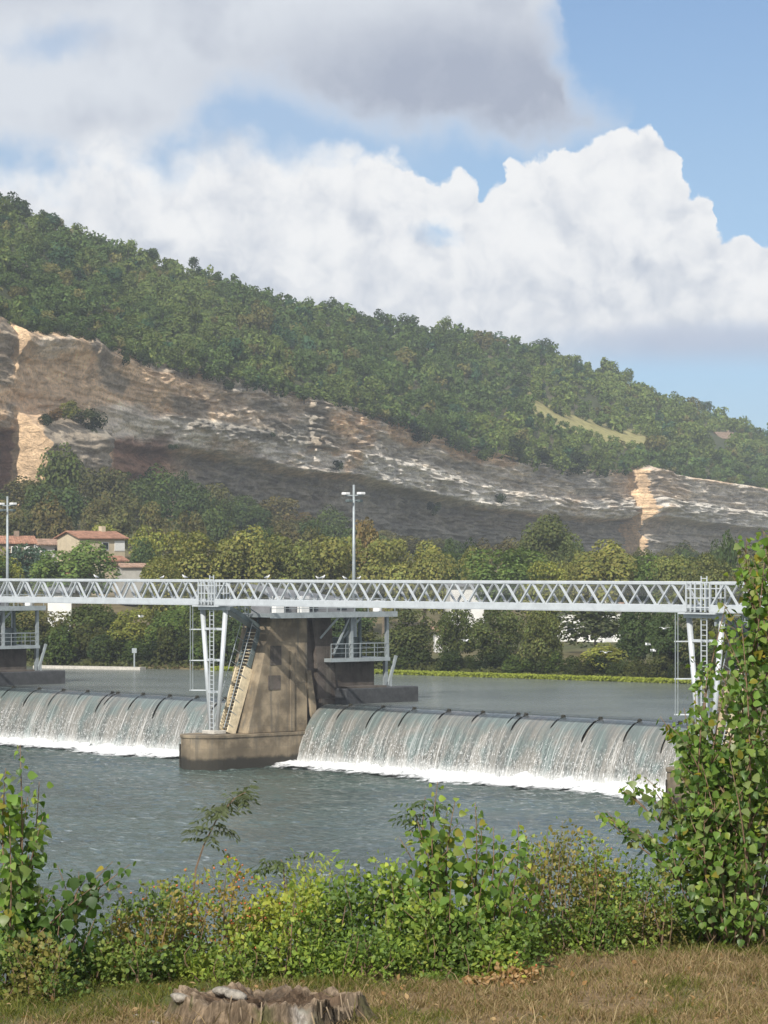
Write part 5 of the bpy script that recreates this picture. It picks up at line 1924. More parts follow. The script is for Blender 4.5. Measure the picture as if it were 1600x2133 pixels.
def poplar(name, lab, base_px, base_Y, tips, rng_seed, leaf=0.085, gap=0.032, palette=None, start=0.16, twig=0.5, rad=0.011, n_ind=300, spread=90, density=1.0, cat='sapling'):
    rng = np.random.default_rng(rng_seed)
    bx = (base_px - 800) / F * base_Y
    bz = float(near_z(bx, base_Y))
    root = empty(name, (bx, base_Y, bz))
    tag(root, lab, cat, 'poplar saplings on the bank')
    o0 = Vector((bx, base_Y, bz))
    pos, axs, sz, tipq = [], [], [], []
    stemm = MB()

    def stem(p0, p1, r0, leafy0, sag=0.0, lsz=1.0):
        n = 9
        ln = (p1 - p0).length
        side = Vector((rng.normal(), rng.normal(), 0)) * ln * 0.05
        pts = []
        for i in range(n):
            q = i / (n - 1)
            b = Vector((p0.x + (p1.x - p0.x) * q ** 1.15, p0.y + (p1.y - p0.y) * q, p0.z + (p1.z - p0.z) * (q ** 0.9)))
            b += side * math.sin(q * math.pi) + Vector((0, 0, -sag * q * q))
            pts.append(b)
        stemm.tube([p - o0 for p in pts], [r0 * (1 - 0.85 * i / (n - 1)) + 0.0012 for i in range(n)], 5)
        m = int(ln * (1 - leafy0) / gap * density)
        phi = rng.uniform(0, 6.28)
        for j in range(m):
            q = leafy0 + (1 - leafy0) * (j + rng.random()) / m
            kf = q * (n - 1)
            i0 = min(int(kf), n - 2)
            p = pts[i0].lerp(pts[i0 + 1], kf - i0)
            phi += 2.4 + rng.normal(0, 0.3)
            rad_ = np.array([math.cos(phi), math.sin(phi), 0.0])
            pet = rng.uniform(0.02, 0.085) * (1.25 - 0.55 * q)
            up = rng.uniform(-0.1, 0.5)
            bp = np.array(p) + rad_ * pet + np.array([0, 0, pet * up])
            pos.append(bp)
            axs.append(rad_ * rng.uniform(0.3, 0.9) + np.array([0, 0, rng.uniform(-1.05, 0.15)]) + rng.normal(0, 0.25, 3))
            s_ = leaf * lsz * rng.uniform(0.55, 1.25) * (1.0 - 0.45 * max(0, q - 0.75) / 0.25)
            sz.append(s_)
            tipq.append(q)
        return pts

    for (tx, ty, dY, *opt) in tips:
        Yt = base_Y + dY
        p1 = W(tx, ty, Yt)
        b0x = base_px + np.clip((tx - base_px) * 0.35, -spread, spread) + rng.normal(0, 14)
        y0 = base_Y + dY * 0.6
        x0 = (b0x - 800) / F * y0
        p0 = Vector((x0, y0, float(near_z(x0, y0)) - 0.03))
        if opt:
            p0 = W(opt[0], opt[1], Yt)
        pts = stem(p0, p1, rad * (0.6 + 0.25 * (p1 - p0).length), start if not opt else 0.05)
        L = (p1 - p0).length
        nt = int(L * 4.2 * twig)
        for j in range(nt):
            q = rng.uniform(0.15, 0.8)
            i0 = int(q * 8)
            p = pts[i0].lerp(pts[min(i0 + 1, 8)], q * 8 - i0)
            a = rng.uniform(0, 6.28)
            l2 = rng.uniform(0.18, 0.42) * (1.1 - 0.5 * q)
            e = p + Vector((math.cos(a) * l2 * 0.6, math.sin(a) * l2 * 0.6, l2 * rng.uniform(0.5, 0.95)))
            stem(p, e, 0.0045, 0.12, lsz=0.95)
    pos = np.array(pos) - np.array(o0)
    axs = np.array(axs)
    sz = np.array(sz)
    tipq = np.array(tipq)
    up = rng.normal(0, 0.45, (len(pos), 3)) + np.array([-0.25, -0.55, 0.75])
    M = frames(axs, up, rng, 0.75)
    pal = np.array(palette or [(0.13, 0.225, 0.042), (0.155, 0.26, 0.05), (0.21, 0.29, 0.066), (0.085, 0.16, 0.036), (0.19, 0.24, 0.085)])
    colr = pal[rng.integers(0, len(pal), len(pos))] * rng.uniform(0.8, 1.25, (len(pos), 1))
    yel = rng.random(len(pos)) < 0.035
    colr[yel] = (0.26, 0.23, 0.035)
    young = (tipq > 0.9)
    colr[young] = colr[young] * np.array([1.4, 1.25, 1.0])
    tag(stemm.ob('stems', 'twig', root, smooth=True), None, None, None, 'stuff')
    order = np.argsort(pos[:, 1] - sz * 3)
    ind_ = order[:n_ind]
    rest_ = order[n_ind:]
    for i in ind_:
        o = bpy.data.objects.new('leaf', LEAF_M[int(rng.integers(0, 6))])
        COL.objects.link(o)
        o.parent = root
        m4 = Matrix(((*M[i][0] * sz[i], pos[i][0]), (*M[i][1] * sz[i], pos[i][1]), (*M[i][2] * sz[i], pos[i][2]), (0, 0, 0, 1)))
        o.matrix_basis = m4
        o.color = (*colr[i], 1)
    if len(rest_):
        tsel = rng.integers(0, 6, len(rest_))
        VS_, FS_, CS_ = [], [], []
        off_ = 0
        for t_ in range(6):
            ii = rest_[tsel == t_]
            if not len(ii):
                continue
            tv, tf = LEAF_T[t_]
            v = np.einsum('nij,kj->nki', M[ii], tv) * sz[ii][:, None, None] + pos[ii][:, None, :]
            f = tf[None] + (np.arange(len(ii)) * len(tv))[:, None, None] + off_
            VS_.append(v.reshape(-1, 3))
            FS_.append(f.reshape(-1, 3))
            CS_.append(np.repeat(colr[ii], len(tv), axis=0))
            off_ += len(ii) * len(tv)
        me = mesh_np('foliage', np.concatenate(VS_), np.concatenate(FS_), 'leaf', col=np.concatenate(CS_), smooth=True)
        tag(ob('foliage', me, root), None, None, None, 'stuff')
    return root, len(pos)


rp = np.random.default_rng(3)
big_tips = [(1556, 1158, 0.1), (1592, 1172, -0.2), (1632, 1160, 0.2), (1580, 1205, 0.4), (1672, 1230, 0.1), (1512, 1262, 0.3), (1545, 1300, -0.3), (1500, 1248, 0.0, 1575, 1430),
            (1538, 1345, 0.3), (1512, 1425, -0.1), (1478, 1490, 0.2), (1392, 1508, 0.0, 1520, 1690), (1415, 1522, 0.15, 1530, 1680), (1462, 1590, -0.3), (1312, 1632, 0.05, 1500, 1810), (1340, 1618, -0.1, 1520, 1800),
            (1368, 1655, 0.2, 1500, 1810), (1262, 1702, 0.0, 1480, 1880), (1292, 1725, 0.15, 1470, 1870), (1425, 1690, 0.35), (1400, 1770, -0.3), (1390, 1850, 0.0), (1440, 1745, 0.4), (1470, 1650, -0.4),
            (1560, 1420, 0.5), (1600, 1330, 0.3), (1590, 1480, -0.4), (1545, 1520, 0.5), (1520, 1580, -0.45), (1570, 1640, 0.3), (1500, 1720, -0.5), (1590, 1700, -0.3), (1550, 1790, -0.5), (1470, 1830, -0.45),
            (1620, 1420, 0.5), (1640, 1560, 0.0), (1430, 1880, -0.4), (1520, 1870, -0.55), (1590, 1850, -0.5), (1610, 1600, 0.4), (1680, 1400, 0.3), (1700, 1650, 0.0),
            (1430, 1560, 0.1, 1530, 1760), (1445, 1500, -0.2, 1540, 1700), (1405, 1600, 0.2, 1510, 1790), (1380, 1700, 0.1, 1490, 1860), (1350, 1740, -0.1, 1470, 1880), (1375, 1800, 0.2, 1460, 1930), (1420, 1620, -0.3, 1500, 1840),
            (1490, 1380, 0.1, 1560, 1560), (1505, 1310, -0.1, 1580, 1500), (1525, 1200, 0.1, 1590, 1380), (1570, 1170, 0.0, 1600, 1330), (1610, 1180, 0.1, 1630, 1350), (1540, 1180, 0.2, 1600, 1360),
            (1405, 1535, 0.1), (1425, 1475, -0.1), (1448, 1430, 0.2), (1475, 1395, -0.2), (1410, 1585, 0.3), (1390, 1640, -0.1), (1440, 1520, 0.35), (1556, 1118, 0.05, 1575, 1300), (1590, 1108, -0.1, 1600, 1290), (1625, 1120, 0.1, 1630, 1300),
            (1290, 1640, 0.0, 1450, 1790), (1245, 1690, 0.1, 1430, 1840), (1375, 1492, 0.1, 1480, 1640)]
_, nlv = poplar('poplar_sapling', 'tall dense poplar sapling with glossy leaves covering the right trestle', 1530, 24.0, big_tips, 21, leaf=0.077, gap=0.026, twig=0.9)
print('big poplar leaves', nlv)
mid_tips = [(912, 1628, 0.0), (950, 1660, 0.1), (932, 1690, 0.2), (862, 1685, -0.1), (990, 1672, 0.1), (965, 1745, -0.2), (1028, 1722, 0.2), (1080, 1712, 0.0), (832, 1745, 0.1), (806, 1800, -0.1), (1122, 1765, 0.2),
            (1052, 1775, -0.2), (888, 1765, -0.25), (940, 1835, -0.3), (1005, 1835, -0.3), (860, 1850, -0.3), (1070, 1850, -0.25), (1110, 1860, -0.2), (980, 1900, -0.4), (900, 1900, -0.4), (1000, 1700, 0.3), (1050, 1740, 0.3), (880, 1715, 0.3), (845, 1790, 0.3), (1100, 1800, 0.3), (780, 1850, 0.1), (1140, 1830, 0.0), (820, 1880, -0.3)]
_, nlv = poplar('poplar_sapling', 'light green poplar sapling with bare tips in the middle of the bank', 975, 22.6, mid_tips, 22, leaf=0.082, gap=0.028, twig=0.6, spread=70,
                palette=[(0.15, 0.25, 0.046), (0.20, 0.30, 0.058), (0.12, 0.21, 0.04), (0.25, 0.30, 0.06), (0.10, 0.18, 0.04)])
print('mid poplar leaves', nlv)
left_tips = [(42, 1552, 0.0), (82, 1628, 0.15), (12, 1600, -0.1), (58, 1660, 0.1), (-20, 1640, 0.1), (90, 1700, -0.1), (20, 1720, -0.2), (60, 1780, 0.0), (-30, 1760, 0.2), (110, 1850, 0.0)]
_, nlv = poplar('poplar_sapling', 'upright poplar sapling cut by the frame at the near bank', 28, 21.4, left_tips, 23, leaf=0.088, gap=0.026, twig=0.75, spread=30)
arm_tips = [(272, 1800, 0.0, 60, 1985), (235, 1795, 0.1, 70, 1975), (190, 1850, -0.1, 50, 1990), (255, 1840, 0.1, 90, 1985), (130, 1880, -0.1), (90, 1900, 0.1), (200, 1910, 0.0), (40, 1880, 0.0), (150, 1950, -0.2), (60, 1960, -0.2)]
_, nlv = poplar('poplar_sapling', 'low dark poplar shoot arching out from the frame edge', 105, 21.3, arm_tips, 24, leaf=0.088, gap=0.030, twig=0.6, spread=40,
                palette=[(0.07, 0.13, 0.03), (0.085, 0.155, 0.034), (0.055, 0.11, 0.03)])


def shrub(name, lab, px0, px1, prof_pts, Y, depth, n, leaf, pal, seed, kind='small', nst=26, hips=None, gaps=0.0, cat='shrub', upr=0.6):
    """many stemmed shrub: crown outline given as (px, top row) points; leaves sit on arching stems"""
    rng = np.random.default_rng(seed)
    cpx = (px0 + px1) / 2
    bx = (cpx - 800) / F * Y
    bz = float(near_z(bx, Y))
    root = empty(name, (bx, Y, bz))
    tag(root, lab, cat, 'shrubs on the near bank')
    o0 = np.array((bx, Y, bz))
    P_, A_, Q_ = [], [], []
    mbs = MB()
    per = int(n * 0.82) // nst
    for s in range(nst):
        tx = px0 + (px1 - px0) * (s + rng.random()) / nst
        top = float(np.interp(tx, [q[0] for q in prof_pts], [q[1] for q in prof_pts]))
        dY = rng.uniform(-depth, depth)
        top += rng.uniform(0, 1) ** 1.5 * 110
        p1 = np.array(W(tx, top, Y + dY))
        bpx = tx + rng.normal(0, 26) + (cpx - tx) * 0.25
        x0 = (bpx - 800) / F * (Y + dY)
        p0 = np.array((x0, Y + dY, float(near_z(x0, Y + dY)) - 0.02))
        sd = rng.normal(0, 0.05, 3)
        pts = [p0 + (p1 - p0) * q + sd * math.sin(q * 3.1) for q in np.linspace(0, 1, 6)]
        mbs.tube([tuple(p - o0) for p in pts], np.linspace(0.007, 0.0016, 6), 4)
        q = rng.uniform(0.04, 1.0, per) ** 0.8
        kf = q * 5
        i0 = np.minimum(kf.astype(int), 4)
        pa = np.array(pts)
        c0 = pa[i0] + (pa[i0 + 1] - pa[i0]) * (kf - i0)[:, None]
        rr = rng.normal(0, 1, (per, 3)) * np.array([0.11, 0.11, 0.07]) * (1.15 - 0.8 * q)[:, None]
        P_.append(c0 + rr)
        A_.append(rr * 6 + rng.normal(0, 0.6, (per, 3)) + np.array([0, 0, upr]))
        Q_.append(q)
    pos = np.concatenate(P_)
    axs = np.concatenate(A_)
    q = np.concatenate(Q_)
    gz_ = near_z(pos[:, 0], pos[:, 1])
    pos[:, 2] = np.maximum(pos[:, 2], gz_ + 0.02)
    pos = pos - o0
    M = frames(axs, rng.normal(0, 0.5, (len(pos), 3)) + np.array([-0.25, -0.5, 0.8]), rng, 0.8)
    pal = np.array(pal)
    cl = fbm((pos[:, 0] + o0[0]) * 3.5, (pos[:, 2]) * 3.5, 2, seed)
    idx = np.clip((cl * 1.6 - 0.3 + rng.normal(0, 0.22, len(pos))) * len(pal), 0, len(pal) - 1).astype(int)
    colr = pal[idx] * np.array([1.95, 2.05, 1.9]) * rng.uniform(0.75, 1.3, (len(pos), 1))
    sz = leaf * 1.15 * rng.uniform(0.55, 1.3, len(pos))
    tm = SMALL_T if kind == 'small' else NARROW_T
    tag(mbs.ob('stems', 'twig', root), None, None, None, 'stuff')
    tag(ob('foliage', leaves_mesh('foliage', tm, pos, M, sz, colr, 'small_leaf'), root), None, None, None, 'stuff')
    if hips:
        hp_ = MATS['hip']
        hm = MB().tube([(0, 0, -0.012), (0, 0, -0.006), (0, 0, 0.006), (0, 0, 0.012)], [0.004, 0.010, 0.010, 0.003], 6).mesh('rose_hip', 'hip', smooth=True)
        hi = rng.choice(len(pos), hips, p=(q ** 2) / np.sum(q ** 2))
        for i in hi:
            s_ = rng.uniform(0.5, 0.95)
            ob('rose_hip', hm, root, tuple(pos[i] + rng.normal(0, 0.02, 3)), (rng.uniform(-1, 1), rng.uniform(-1, 1), 0), s_)
    return root


material('hip', m_plain, c=(0.46, 0.13, 0.04), var=0.1, scale=30.0, rough=0.35, bump=0.0, spec=0.5)
SG = [(0.05, 0.075, 0.018), (0.075, 0.11, 0.022), (0.10, 0.135, 0.026), (0.135, 0.155, 0.028), (0.17, 0.175, 0.03)]
SY = [(0.055, 0.085, 0.02), (0.09, 0.125, 0.024), (0.13, 0.165, 0.03), (0.18, 0.19, 0.034)]
SO = [(0.05, 0.06, 0.02), (0.085, 0.085, 0.025), (0.12, 0.10, 0.03), (0.16, 0.12, 0.035), (0.20, 0.13, 0.04)]
SD = [(0.035, 0.055, 0.018), (0.05, 0.075, 0.02), (0.07, 0.10, 0.024), (0.10, 0.12, 0.028)]
shrub('rose_shrub', 'thin rose shrub with many orange hips left of centre', 330, 560, [(330, 1840), (380, 1810), (450, 1775), (500, 1795), (560, 1850)], 22.3, 0.35, 2600, 0.034, SO[1:] + SG[2:4], 51, nst=30, hips=120)
shrub('rose_shrub', 'dark leafy rose shrub with scattered hips beside the arching poplar shoot', 210, 400, [(210, 1870), (290, 1845), (340, 1835), (400, 1850)], 21.9, 0.35, 3200, 0.036, SD + SO[2:4], 52, nst=30, hips=45)
shrub('bank_shrub', 'dense green shrub behind the tree stump', 480, 680, [(480, 1895), (540, 1860), (600, 1825), (640, 1800), (680, 1815)], 22.2, 0.35, 4200, 0.036, SG, 53, nst=34, hips=18)
shrub('bank_shrub', 'bright yellow green shrub left of the middle poplar sapling', 640, 860, [(640, 1850), (680, 1825), (740, 1800), (790, 1790), (860, 1820)], 22.6, 0.4, 3600, 0.044, SY, 54, nst=30)
shrub('bank_shrub', 'feathery light shrub with upright shoots behind the yellow green one', 590, 730, [(590, 1800), (640, 1770), (672, 1768), (700, 1790), (730, 1800)], 23.2, 0.3, 1500, 0.050, SG[1:], 55, kind='narrow', nst=16)
shrub('bank_shrub', 'low green shrub under the middle poplar sapling', 790, 1130, [(790, 1890), (900, 1880), (1000, 1875), (1130, 1885)], 22.4, 0.4, 5600, 0.042, SG[:4], 56, nst=44, hips=14)
shrub('bank_shrub', 'olive small leaved shrub with yellowing twigs left of the tall poplar', 1070, 1300, [(1070, 1760), (1120, 1720), (1160, 1700), (1200, 1712), (1250, 1740), (1300, 1790)], 23.4, 0.4, 5200, 0.032, SO[1:4] + SG[1:4], 57, nst=44, hips=10)
shrub('bank_shrub', 'dense olive shrub against the foot of the tall poplar', 1210, 1420, [(1210, 1800), (1280, 1775), (1340, 1790), (1420, 1830)], 23.7, 0.4, 5600, 0.032, SG[:3] + SO[1:3], 58, nst=44)
shrub('bank_shrub', 'low green shrub at the foot of the tall poplar', 1380, 1640, [(1380, 1880), (1480, 1870), (1560, 1880), (1640, 1870)], 24.2, 0.3, 3600, 0.036, SG[:4], 59, nst=36)
shrub('bank_shrub', 'low tangled olive shrub at the near bank below the left poplar', -40, 150, [(-40, 1950), (40, 1945), (100, 1955), (150, 1990)], 20.9, 0.3, 3000, 0.036, SD + SO[1:3], 60, nst=30)
shrub('bank_shrub', 'dark green shrub under the arching poplar shoot', 120, 330, [(120, 1960), (200, 1940), (260, 1930), (330, 1935)], 21.5, 0.3, 3600, 0.036, SD, 61, nst=34, hips=8)
shrub('bank_shrub', 'low yellow green herbs right behind the stump', 560, 820, [(560, 1960), (650, 1940), (740, 1935), (820, 1950)], 21.9, 0.3, 3600, 0.034, SY[:3] + SG[2:4], 62, nst=36)
shrub('bank_shrub', 'dark ivy patch beside the stump shaded by rose stems', 330, 520, [(330, 1960), (400, 1950), (520, 1960)], 21.8, 0.3, 3000, 0.036, SD + SG[2:4], 63, nst=30)
shrub('bank_shrub', 'low green herbs at the edge of the dry grass', 820, 1080, [(820, 1965), (950, 1960), (1080, 1965)], 22.1, 0.25, 2400, 0.034, SG, 64, nst=30)
shrub('bank_shrub', 'low olive tangle between the middle sapling and the tall poplar', 1080, 1330, [(1080, 1900), (1180, 1885), (1330, 1890)], 23.1, 0.3, 4600, 0.033, SG[:4] + SO[1:2], 65, nst=40)


def ash_sapling(lab, pts_px, Y, seed, leaves=26, tint=(0.085, 0.105, 0.045), start=0.55):
    rng = np.random.default_rng(seed)
    P0 = W(*pts_px[0], Y)
    z0 = float(near_z(P0.x, Y))
    root = empty('ash_sapling', (P0.x, Y, z0))
    tag(root, lab, 'sapling', 'thin ash saplings on the bank')
    pts = [np.array((P0.x, Y, z0))] + [np.array(W(a, b, Y)) for a, b in pts_px[1:]]
    o0 = pts[0]
    MB().tube([tuple(p - o0) for p in pts], np.linspace(0.010, 0.003, len(pts)), 5).ob('stem', 'twig', root)
    pa = np.array(pts)
    tmpl = NARROW_T
    for i in range(leaves):
        q = start + (1 - start) * (i + rng.random()) / leaves
        kf = q * (len(pts) - 1)
        i0 = min(int(kf), len(pts) - 2)
        c0 = pa[i0] + (pa[i0 + 1] - pa[i0]) * (kf - i0)
        a = rng.uniform(0, 6.28)
        out = np.array([math.cos(a), math.sin(a), rng.uniform(-0.5, 0.5)])
        L = rng.uniform(0.14, 0.24)
        npair = 5
        P_, A_ = [], []
        for j in range(npair):
            bp = c0 + out * L * (j + 1) / npair + np.array([0, 0, -0.05 * (j / npair) ** 2])
            sidev = np.cross(out, (0, 0, 1.0))
            sidev /= np.linalg.norm(sidev)
            for sg in (-1, 1):
                P_.append(bp)
                A_.append(sidev * sg + out * 0.5 + np.array([0, 0, -0.35]))
        P_.append(c0 + out * L)
        A_.append(out + np.array([0, 0, -0.4]))
        P_ = np.array(P_) - o0
        A_ = np.array(A_)
        M = frames(A_, np.tile((-0.2, -0.4, 0.8), (len(A_), 1)) + rng.normal(0, 0.3, (len(A_), 3)), rng, 0.4)
        colr = np.tile(np.array(tint) * rng.uniform(0.8, 1.25), (len(A_), 1))
        me = leaves_mesh('leaf', tmpl, P_, M, np.full(len(A_), 0.065) * rng.uniform(0.8, 1.2), colr, 'small_leaf')
        ob('leaf', me, root)
    return root


ash_sapling('slender ash sapling with drooping grey green top against the river', [(398, 1995), (400, 1900), (408, 1810), (425, 1760), (455, 1700), (490, 1662), (512, 1650)], 22.4, 81, 34, start=0.50)
ash_sapling('small ash shoot left of the middle poplar sapling', [(868, 1990), (872, 1850), (880, 1720), (886, 1660)], 22.9, 82, 16, (0.06, 0.09, 0.03), 0.6)
ash_sapling('thin ash shoot above the green shrub behind the stump', [(600, 1990), (596, 1880), (590, 1800), (585, 1790)], 22.6, 83, 12, (0.08, 0.11, 0.035), 0.6)

# ---------------------------------------------------------------- grass of the near bank
rngG = np.random.default_rng(9)
n = 170000
gx_ = rngG.uniform(-3.6, 4.0, n)
gy_ = rngG.uniform(17.8, 25.4, n)
keep = (gy_ < near_edge(gx_) + 0.7) & (np.abs(gx_ / gy_ * F) < 900)
gx_, gy_ = gx_[keep], gy_[keep]
tuft = fbm(gx_ * 4, gy_ * 4, 3, 71)
keep = rngG.random(len(gx_)) < np.clip(tuft * 2.2 - 0.25, 0.3, 1)
gx_, gy_, tuft = gx_[keep], gy_[keep], tuft[keep]
n = len(gx_)
gz_ = near_z(gx_, gy_)
hgt = rngG.uniform(0.02, 0.075, n) * (0.5 + tuft)
long_ = rngG.random(n) < 0.012
hgt[long_] *= 3.0
ang = rngG.uniform(0, 6.28, n)
lean = rngG.normal(0, 0.8, (n, 2)) * hgt[:, None]
wd = rngG.uniform(0.0022, 0.0045, n)
bx = np.stack([np.cos(ang) * wd, np.sin(ang) * wd, 0 * wd], 1)
b0 = np.stack([gx_, gy_, gz_ - 0.005], 1)
midp = b0 + np.stack([lean[:, 0] * 0.35, lean[:, 1] * 0.35, hgt * 0.6], 1)
tip = b0 + np.stack([lean[:, 0], lean[:, 1], hgt], 1)
v = np.stack([b0 - bx, b0 + bx, midp + bx * 0.8, midp - bx * 0.8, tip], 1)
base_i = (np.arange(n) * 5)[:, None]
f3 = np.concatenate([base_i + np.array([[0, 1, 2]]), base_i + np.array([[0, 2, 3]]), base_i + np.array([[3, 2, 4]])])
gm = np.clip(sstep(fbm(gx_ * 1.4, gy_ * 1.4, 4, 29), 0.50, 0.66) * 0.7 + sstep(gy_ - near_edge(gx_), -1.3, -0.2) * 0.75 + 0.5 * (1 - sstep(gx_, -2.4, -0.6)) * sstep(gy_, 19.5, 20.6), 0, 1)
isg = rngG.random(n) < gm * 0.85 + 0.10
cd = np.array([(0.29, 0.21, 0.115), (0.35, 0.27, 0.155), (0.24, 0.165, 0.09), (0.22, 0.17, 0.085)])[rngG.integers(0, 4, n)]
cg = np.array([(0.10, 0.12, 0.03), (0.14, 0.15, 0.036), (0.17, 0.165, 0.045)])[rngG.integers(0, 3, n)]
gcol = np.where(isg[:, None], cg, cd) * rngG.uniform(0.8, 1.2, (n, 1))
me = mesh_np('dry_grass', v.reshape(-1, 3), f3, 'grass', col=np.repeat(gcol, 5, axis=0))
tag(ob('dry_grass', me), 'short dry brown grass mixed with green tufts', None, None, 'stuff')
# fallen dry leaves
n = 900
lx_ = np.concatenate([rngG.normal((1075 - 800) / F * 21.8, 0.10, 420), rngG.normal((990 - 800) / F * 21.6, 0.05, 80), rngG.uniform(-3, 3.4, 400)])
ly_ = np.concatenate([rngG.normal(21.85, 0.12, 420), rngG.normal(21.7, 0.08, 80), rngG.uniform(19, 23.5, 400)])
hz_ = near_z(lx_, ly_) + np.concatenate([np.abs(rngG.normal(0, 0.05, 420)), np.abs(rngG.normal(0, 0.03, 80)), rngG.uniform(0.0, 0.03, 400)]) + 0.01
M = frames(rngG.normal(size=(n, 3)), rngG.normal(0, 0.4, (n, 3)) + np.array([0, -0.3, 1.0]), rngG, 0.5)
colr = np.array([(0.40, 0.25, 0.12), (0.34, 0.20, 0.09), (0.46, 0.32, 0.17), (0.28, 0.16, 0.07)])[rngG.integers(0, 4, n)]
tag(ob('fallen_leaves', leaves_mesh('fallen_leaves', SMALL_T, np.stack([lx_, ly_, hz_], 1), M, rngG.uniform(0.03, 0.06, n), colr, 'grass')), 'tan fallen leaves lying on the dry grass', None, None, 'stuff')

# ---------------------------------------------------------------- tree stump
SY_ = 19.75
sp = W(548, 2133, SY_)
sz0 = float(near_z(sp.x, SY_)) - 0.05
root = empty('tree_stump', (sp.x, SY_, sz0))
tag(root, 'broad weathered tree stump with ragged rim and hollow top', 'stump')
NT_, th = 150, np.linspace(0, 2 * math.pi, 150, endpoint=False)
rad0 = 0.57 * (1 + 0.10 * np.sin(3 * th + 1) + 0.07 * np.sin(5 * th) + 0.06 * (fbm(th * 5, th * 0, 3, 3) - 0.5))
flute = (fbm(th * 9, th * 0 + 5, 3, 6) - 0.5)
rim = 0.215 + 0.12 * (fbm(th * 3, th * 0 + 2, 3, 12) - 0.5) + 0.07 * (fbm(th * 22, th * 0, 2, 15) - 0.5)
rim -= 0.05 * np.exp(-((th - 6.0) / 0.35) ** 2)
rows_ = []
cols_ = []
for q, rr, zz in ((0, 1.34, 0.0), (0.1, 1.18, 0.16), (0.2, 1.08, 0.38), (0.3, 1.03, 0.66), (0.4, 1.0, 0.88), (0.5, 0.985, 1.0), (0.55, 0.93, 0.99), (0.62, 0.82, 0.86), (0.7, 0.6, 0.74), (0.8, 0.3, 0.68), (0.9, 0.05, 0.70)):
    r2 = rad0 * rr * (1 + flute * 0.13 * (1 if q < 0.55 else 0.3)) + (fbm(th * 14, th * 0 + q * 9, 2, 23) - 0.5) * 0.05
    z2 = rim * zz + (0.04 * (fbm(th * 7 + q * 20, th * 0 + q * 30, 2, 44) - 0.5) if q >= 0.55 else 0)
    rows_.append(np.stack([np.cos(th) * r2 * 1.05, np.sin(th) * r2 * 0.72, z2], 1))
    if q < 0.5:
        cc = np.tile(np.array([0.19, 0.145, 0.10]), (NT_, 1)) * (0.55 + 0.9 * fbm(th * 11, th * 0 + q * 6, 3, 81))[:, None]
        moss = sstep(fbm(th * 4, th * 0 + q * 5, 3, 90), 0.52, 0.62)[:, None] * 0.7
        cc = cc + (np.array([0.075, 0.085, 0.03]) - cc) * moss
        burn = np.exp(-((th - 5.75) / 0.42) ** 2)[:, None]
        cc = cc * (1 - 0.85 * burn)
        pale_ = np.exp(-((th - 5.18) / 0.10) ** 2)[:, None] * 0.35
        cc = cc + pale_
    elif q < 0.6:
        cc = np.tile(np.array([0.25, 0.195, 0.14]), (NT_, 1))
    else:
        cc = np.tile(np.array([0.12, 0.085, 0.058]), (NT_, 1)) * (0.6 + 0.8 * fbm(th * 9, th * 0 + q * 20, 3, 84))[:, None]
    cols_.append(cc)
SV = np.concatenate(rows_)
SC = np.concatenate(cols_)
nr_ = len(rows_)
fs = []
for i in range(nr_ - 1):
    for j in range(NT_):
        a, b = i * NT_ + j, i * NT_ + (j + 1) % NT_
        fs.append((a, b, b + NT_, a + NT_))
fs.append(tuple((nr_ - 1) * NT_ + j for j in range(NT_)))
ob('bark_wall', mesh_np('bark_wall', SV, fs, 'wood', col=SC), root)
spl = MB()
for i in range(12):
    a = rngG.uniform(4.2, 6.1)
    r_ = 0.62 * rngG.uniform(0.95, 1.12)
    x, y = math.cos(a) * r_ * 1.05, math.sin(a) * r_ * 0.72
    z = rngG.uniform(0.02, 0.14)
    spl.bar((x, y, z), (x * 0.97 + rngG.normal(0, .01), y * 0.97, z + rngG.uniform(0.08, 0.16)), rngG.uniform(0.005, 0.013), 0.008)
spl_o = spl.ob('splinters', 'wood', root)
spl_o['kind'] = 'stuff'
ca_ = spl_o.data.color_attributes['Col']
ca_.data.foreach_set('color', np.tile(np.array([0.36, 0.29, 0.21, 1.0], np.float32), len(spl_o.data.vertices)))


def stone(lab, px, py, Y, r, seed, mat='stone', z=None):
    rng = np.random.default_rng(seed)
    p = W(px, py, Y)
    p.z = z if z is not None else float(near_z(p.x, Y)) + r * 0.2
    vs, fsx = [], []
    nu, nv = 14, 9
    for i in range(nv + 1):
        t = math.pi * i / nv
        for j in range(nu):
            a = 2 * math.pi * j / nu
            k_ = 1 + 0.35 * (float(vnoise(math.cos(a) * 1.6 + 5, math.sin(a) * 1.6 + math.cos(t) * 1.8 + 3, seed)) - 0.5)
            vs.append((math.sin(t) * math.cos(a) * r * 1.35 * k_, math.sin(t) * math.sin(a) * r * k_, math.cos(t) * r * 0.62 * k_))
    for i in range(nv):
        for j in range(nu):
            a, b = i * nu + j, i * nu + (j + 1) % nu
            fsx.append((a, b, b + nu, a + nu))
    o = ob('stone', mesh_np('stone', np.array(vs), fsx, mat, smooth=True), None, p, (0, rng.uniform(-.2, .25), rng.uniform(-.5, .5)))
    tag(o, lab, 'stone', 'pale stones around the stump')


stone('pale flat stone lying on top of the stump', 492, 2052, 19.86, 0.060, 4, z=sz0 + 0.205)
stone('smaller pale stone behind the flat one on the stump', 462, 2046, 19.98, 0.050, 7, z=sz0 + 0.215)
stone('rounded brownish stone on the left rim of the stump', 374, 2062, 19.78, 0.050, 9, z=sz0 + 0.20)
stone('white pebble in the grass left of the stump', 283, 2084, 20.0, 0.020, 11)
stone('low pale stone in the grass touching the stump side', 322, 2098, 19.6, 0.035, 13)


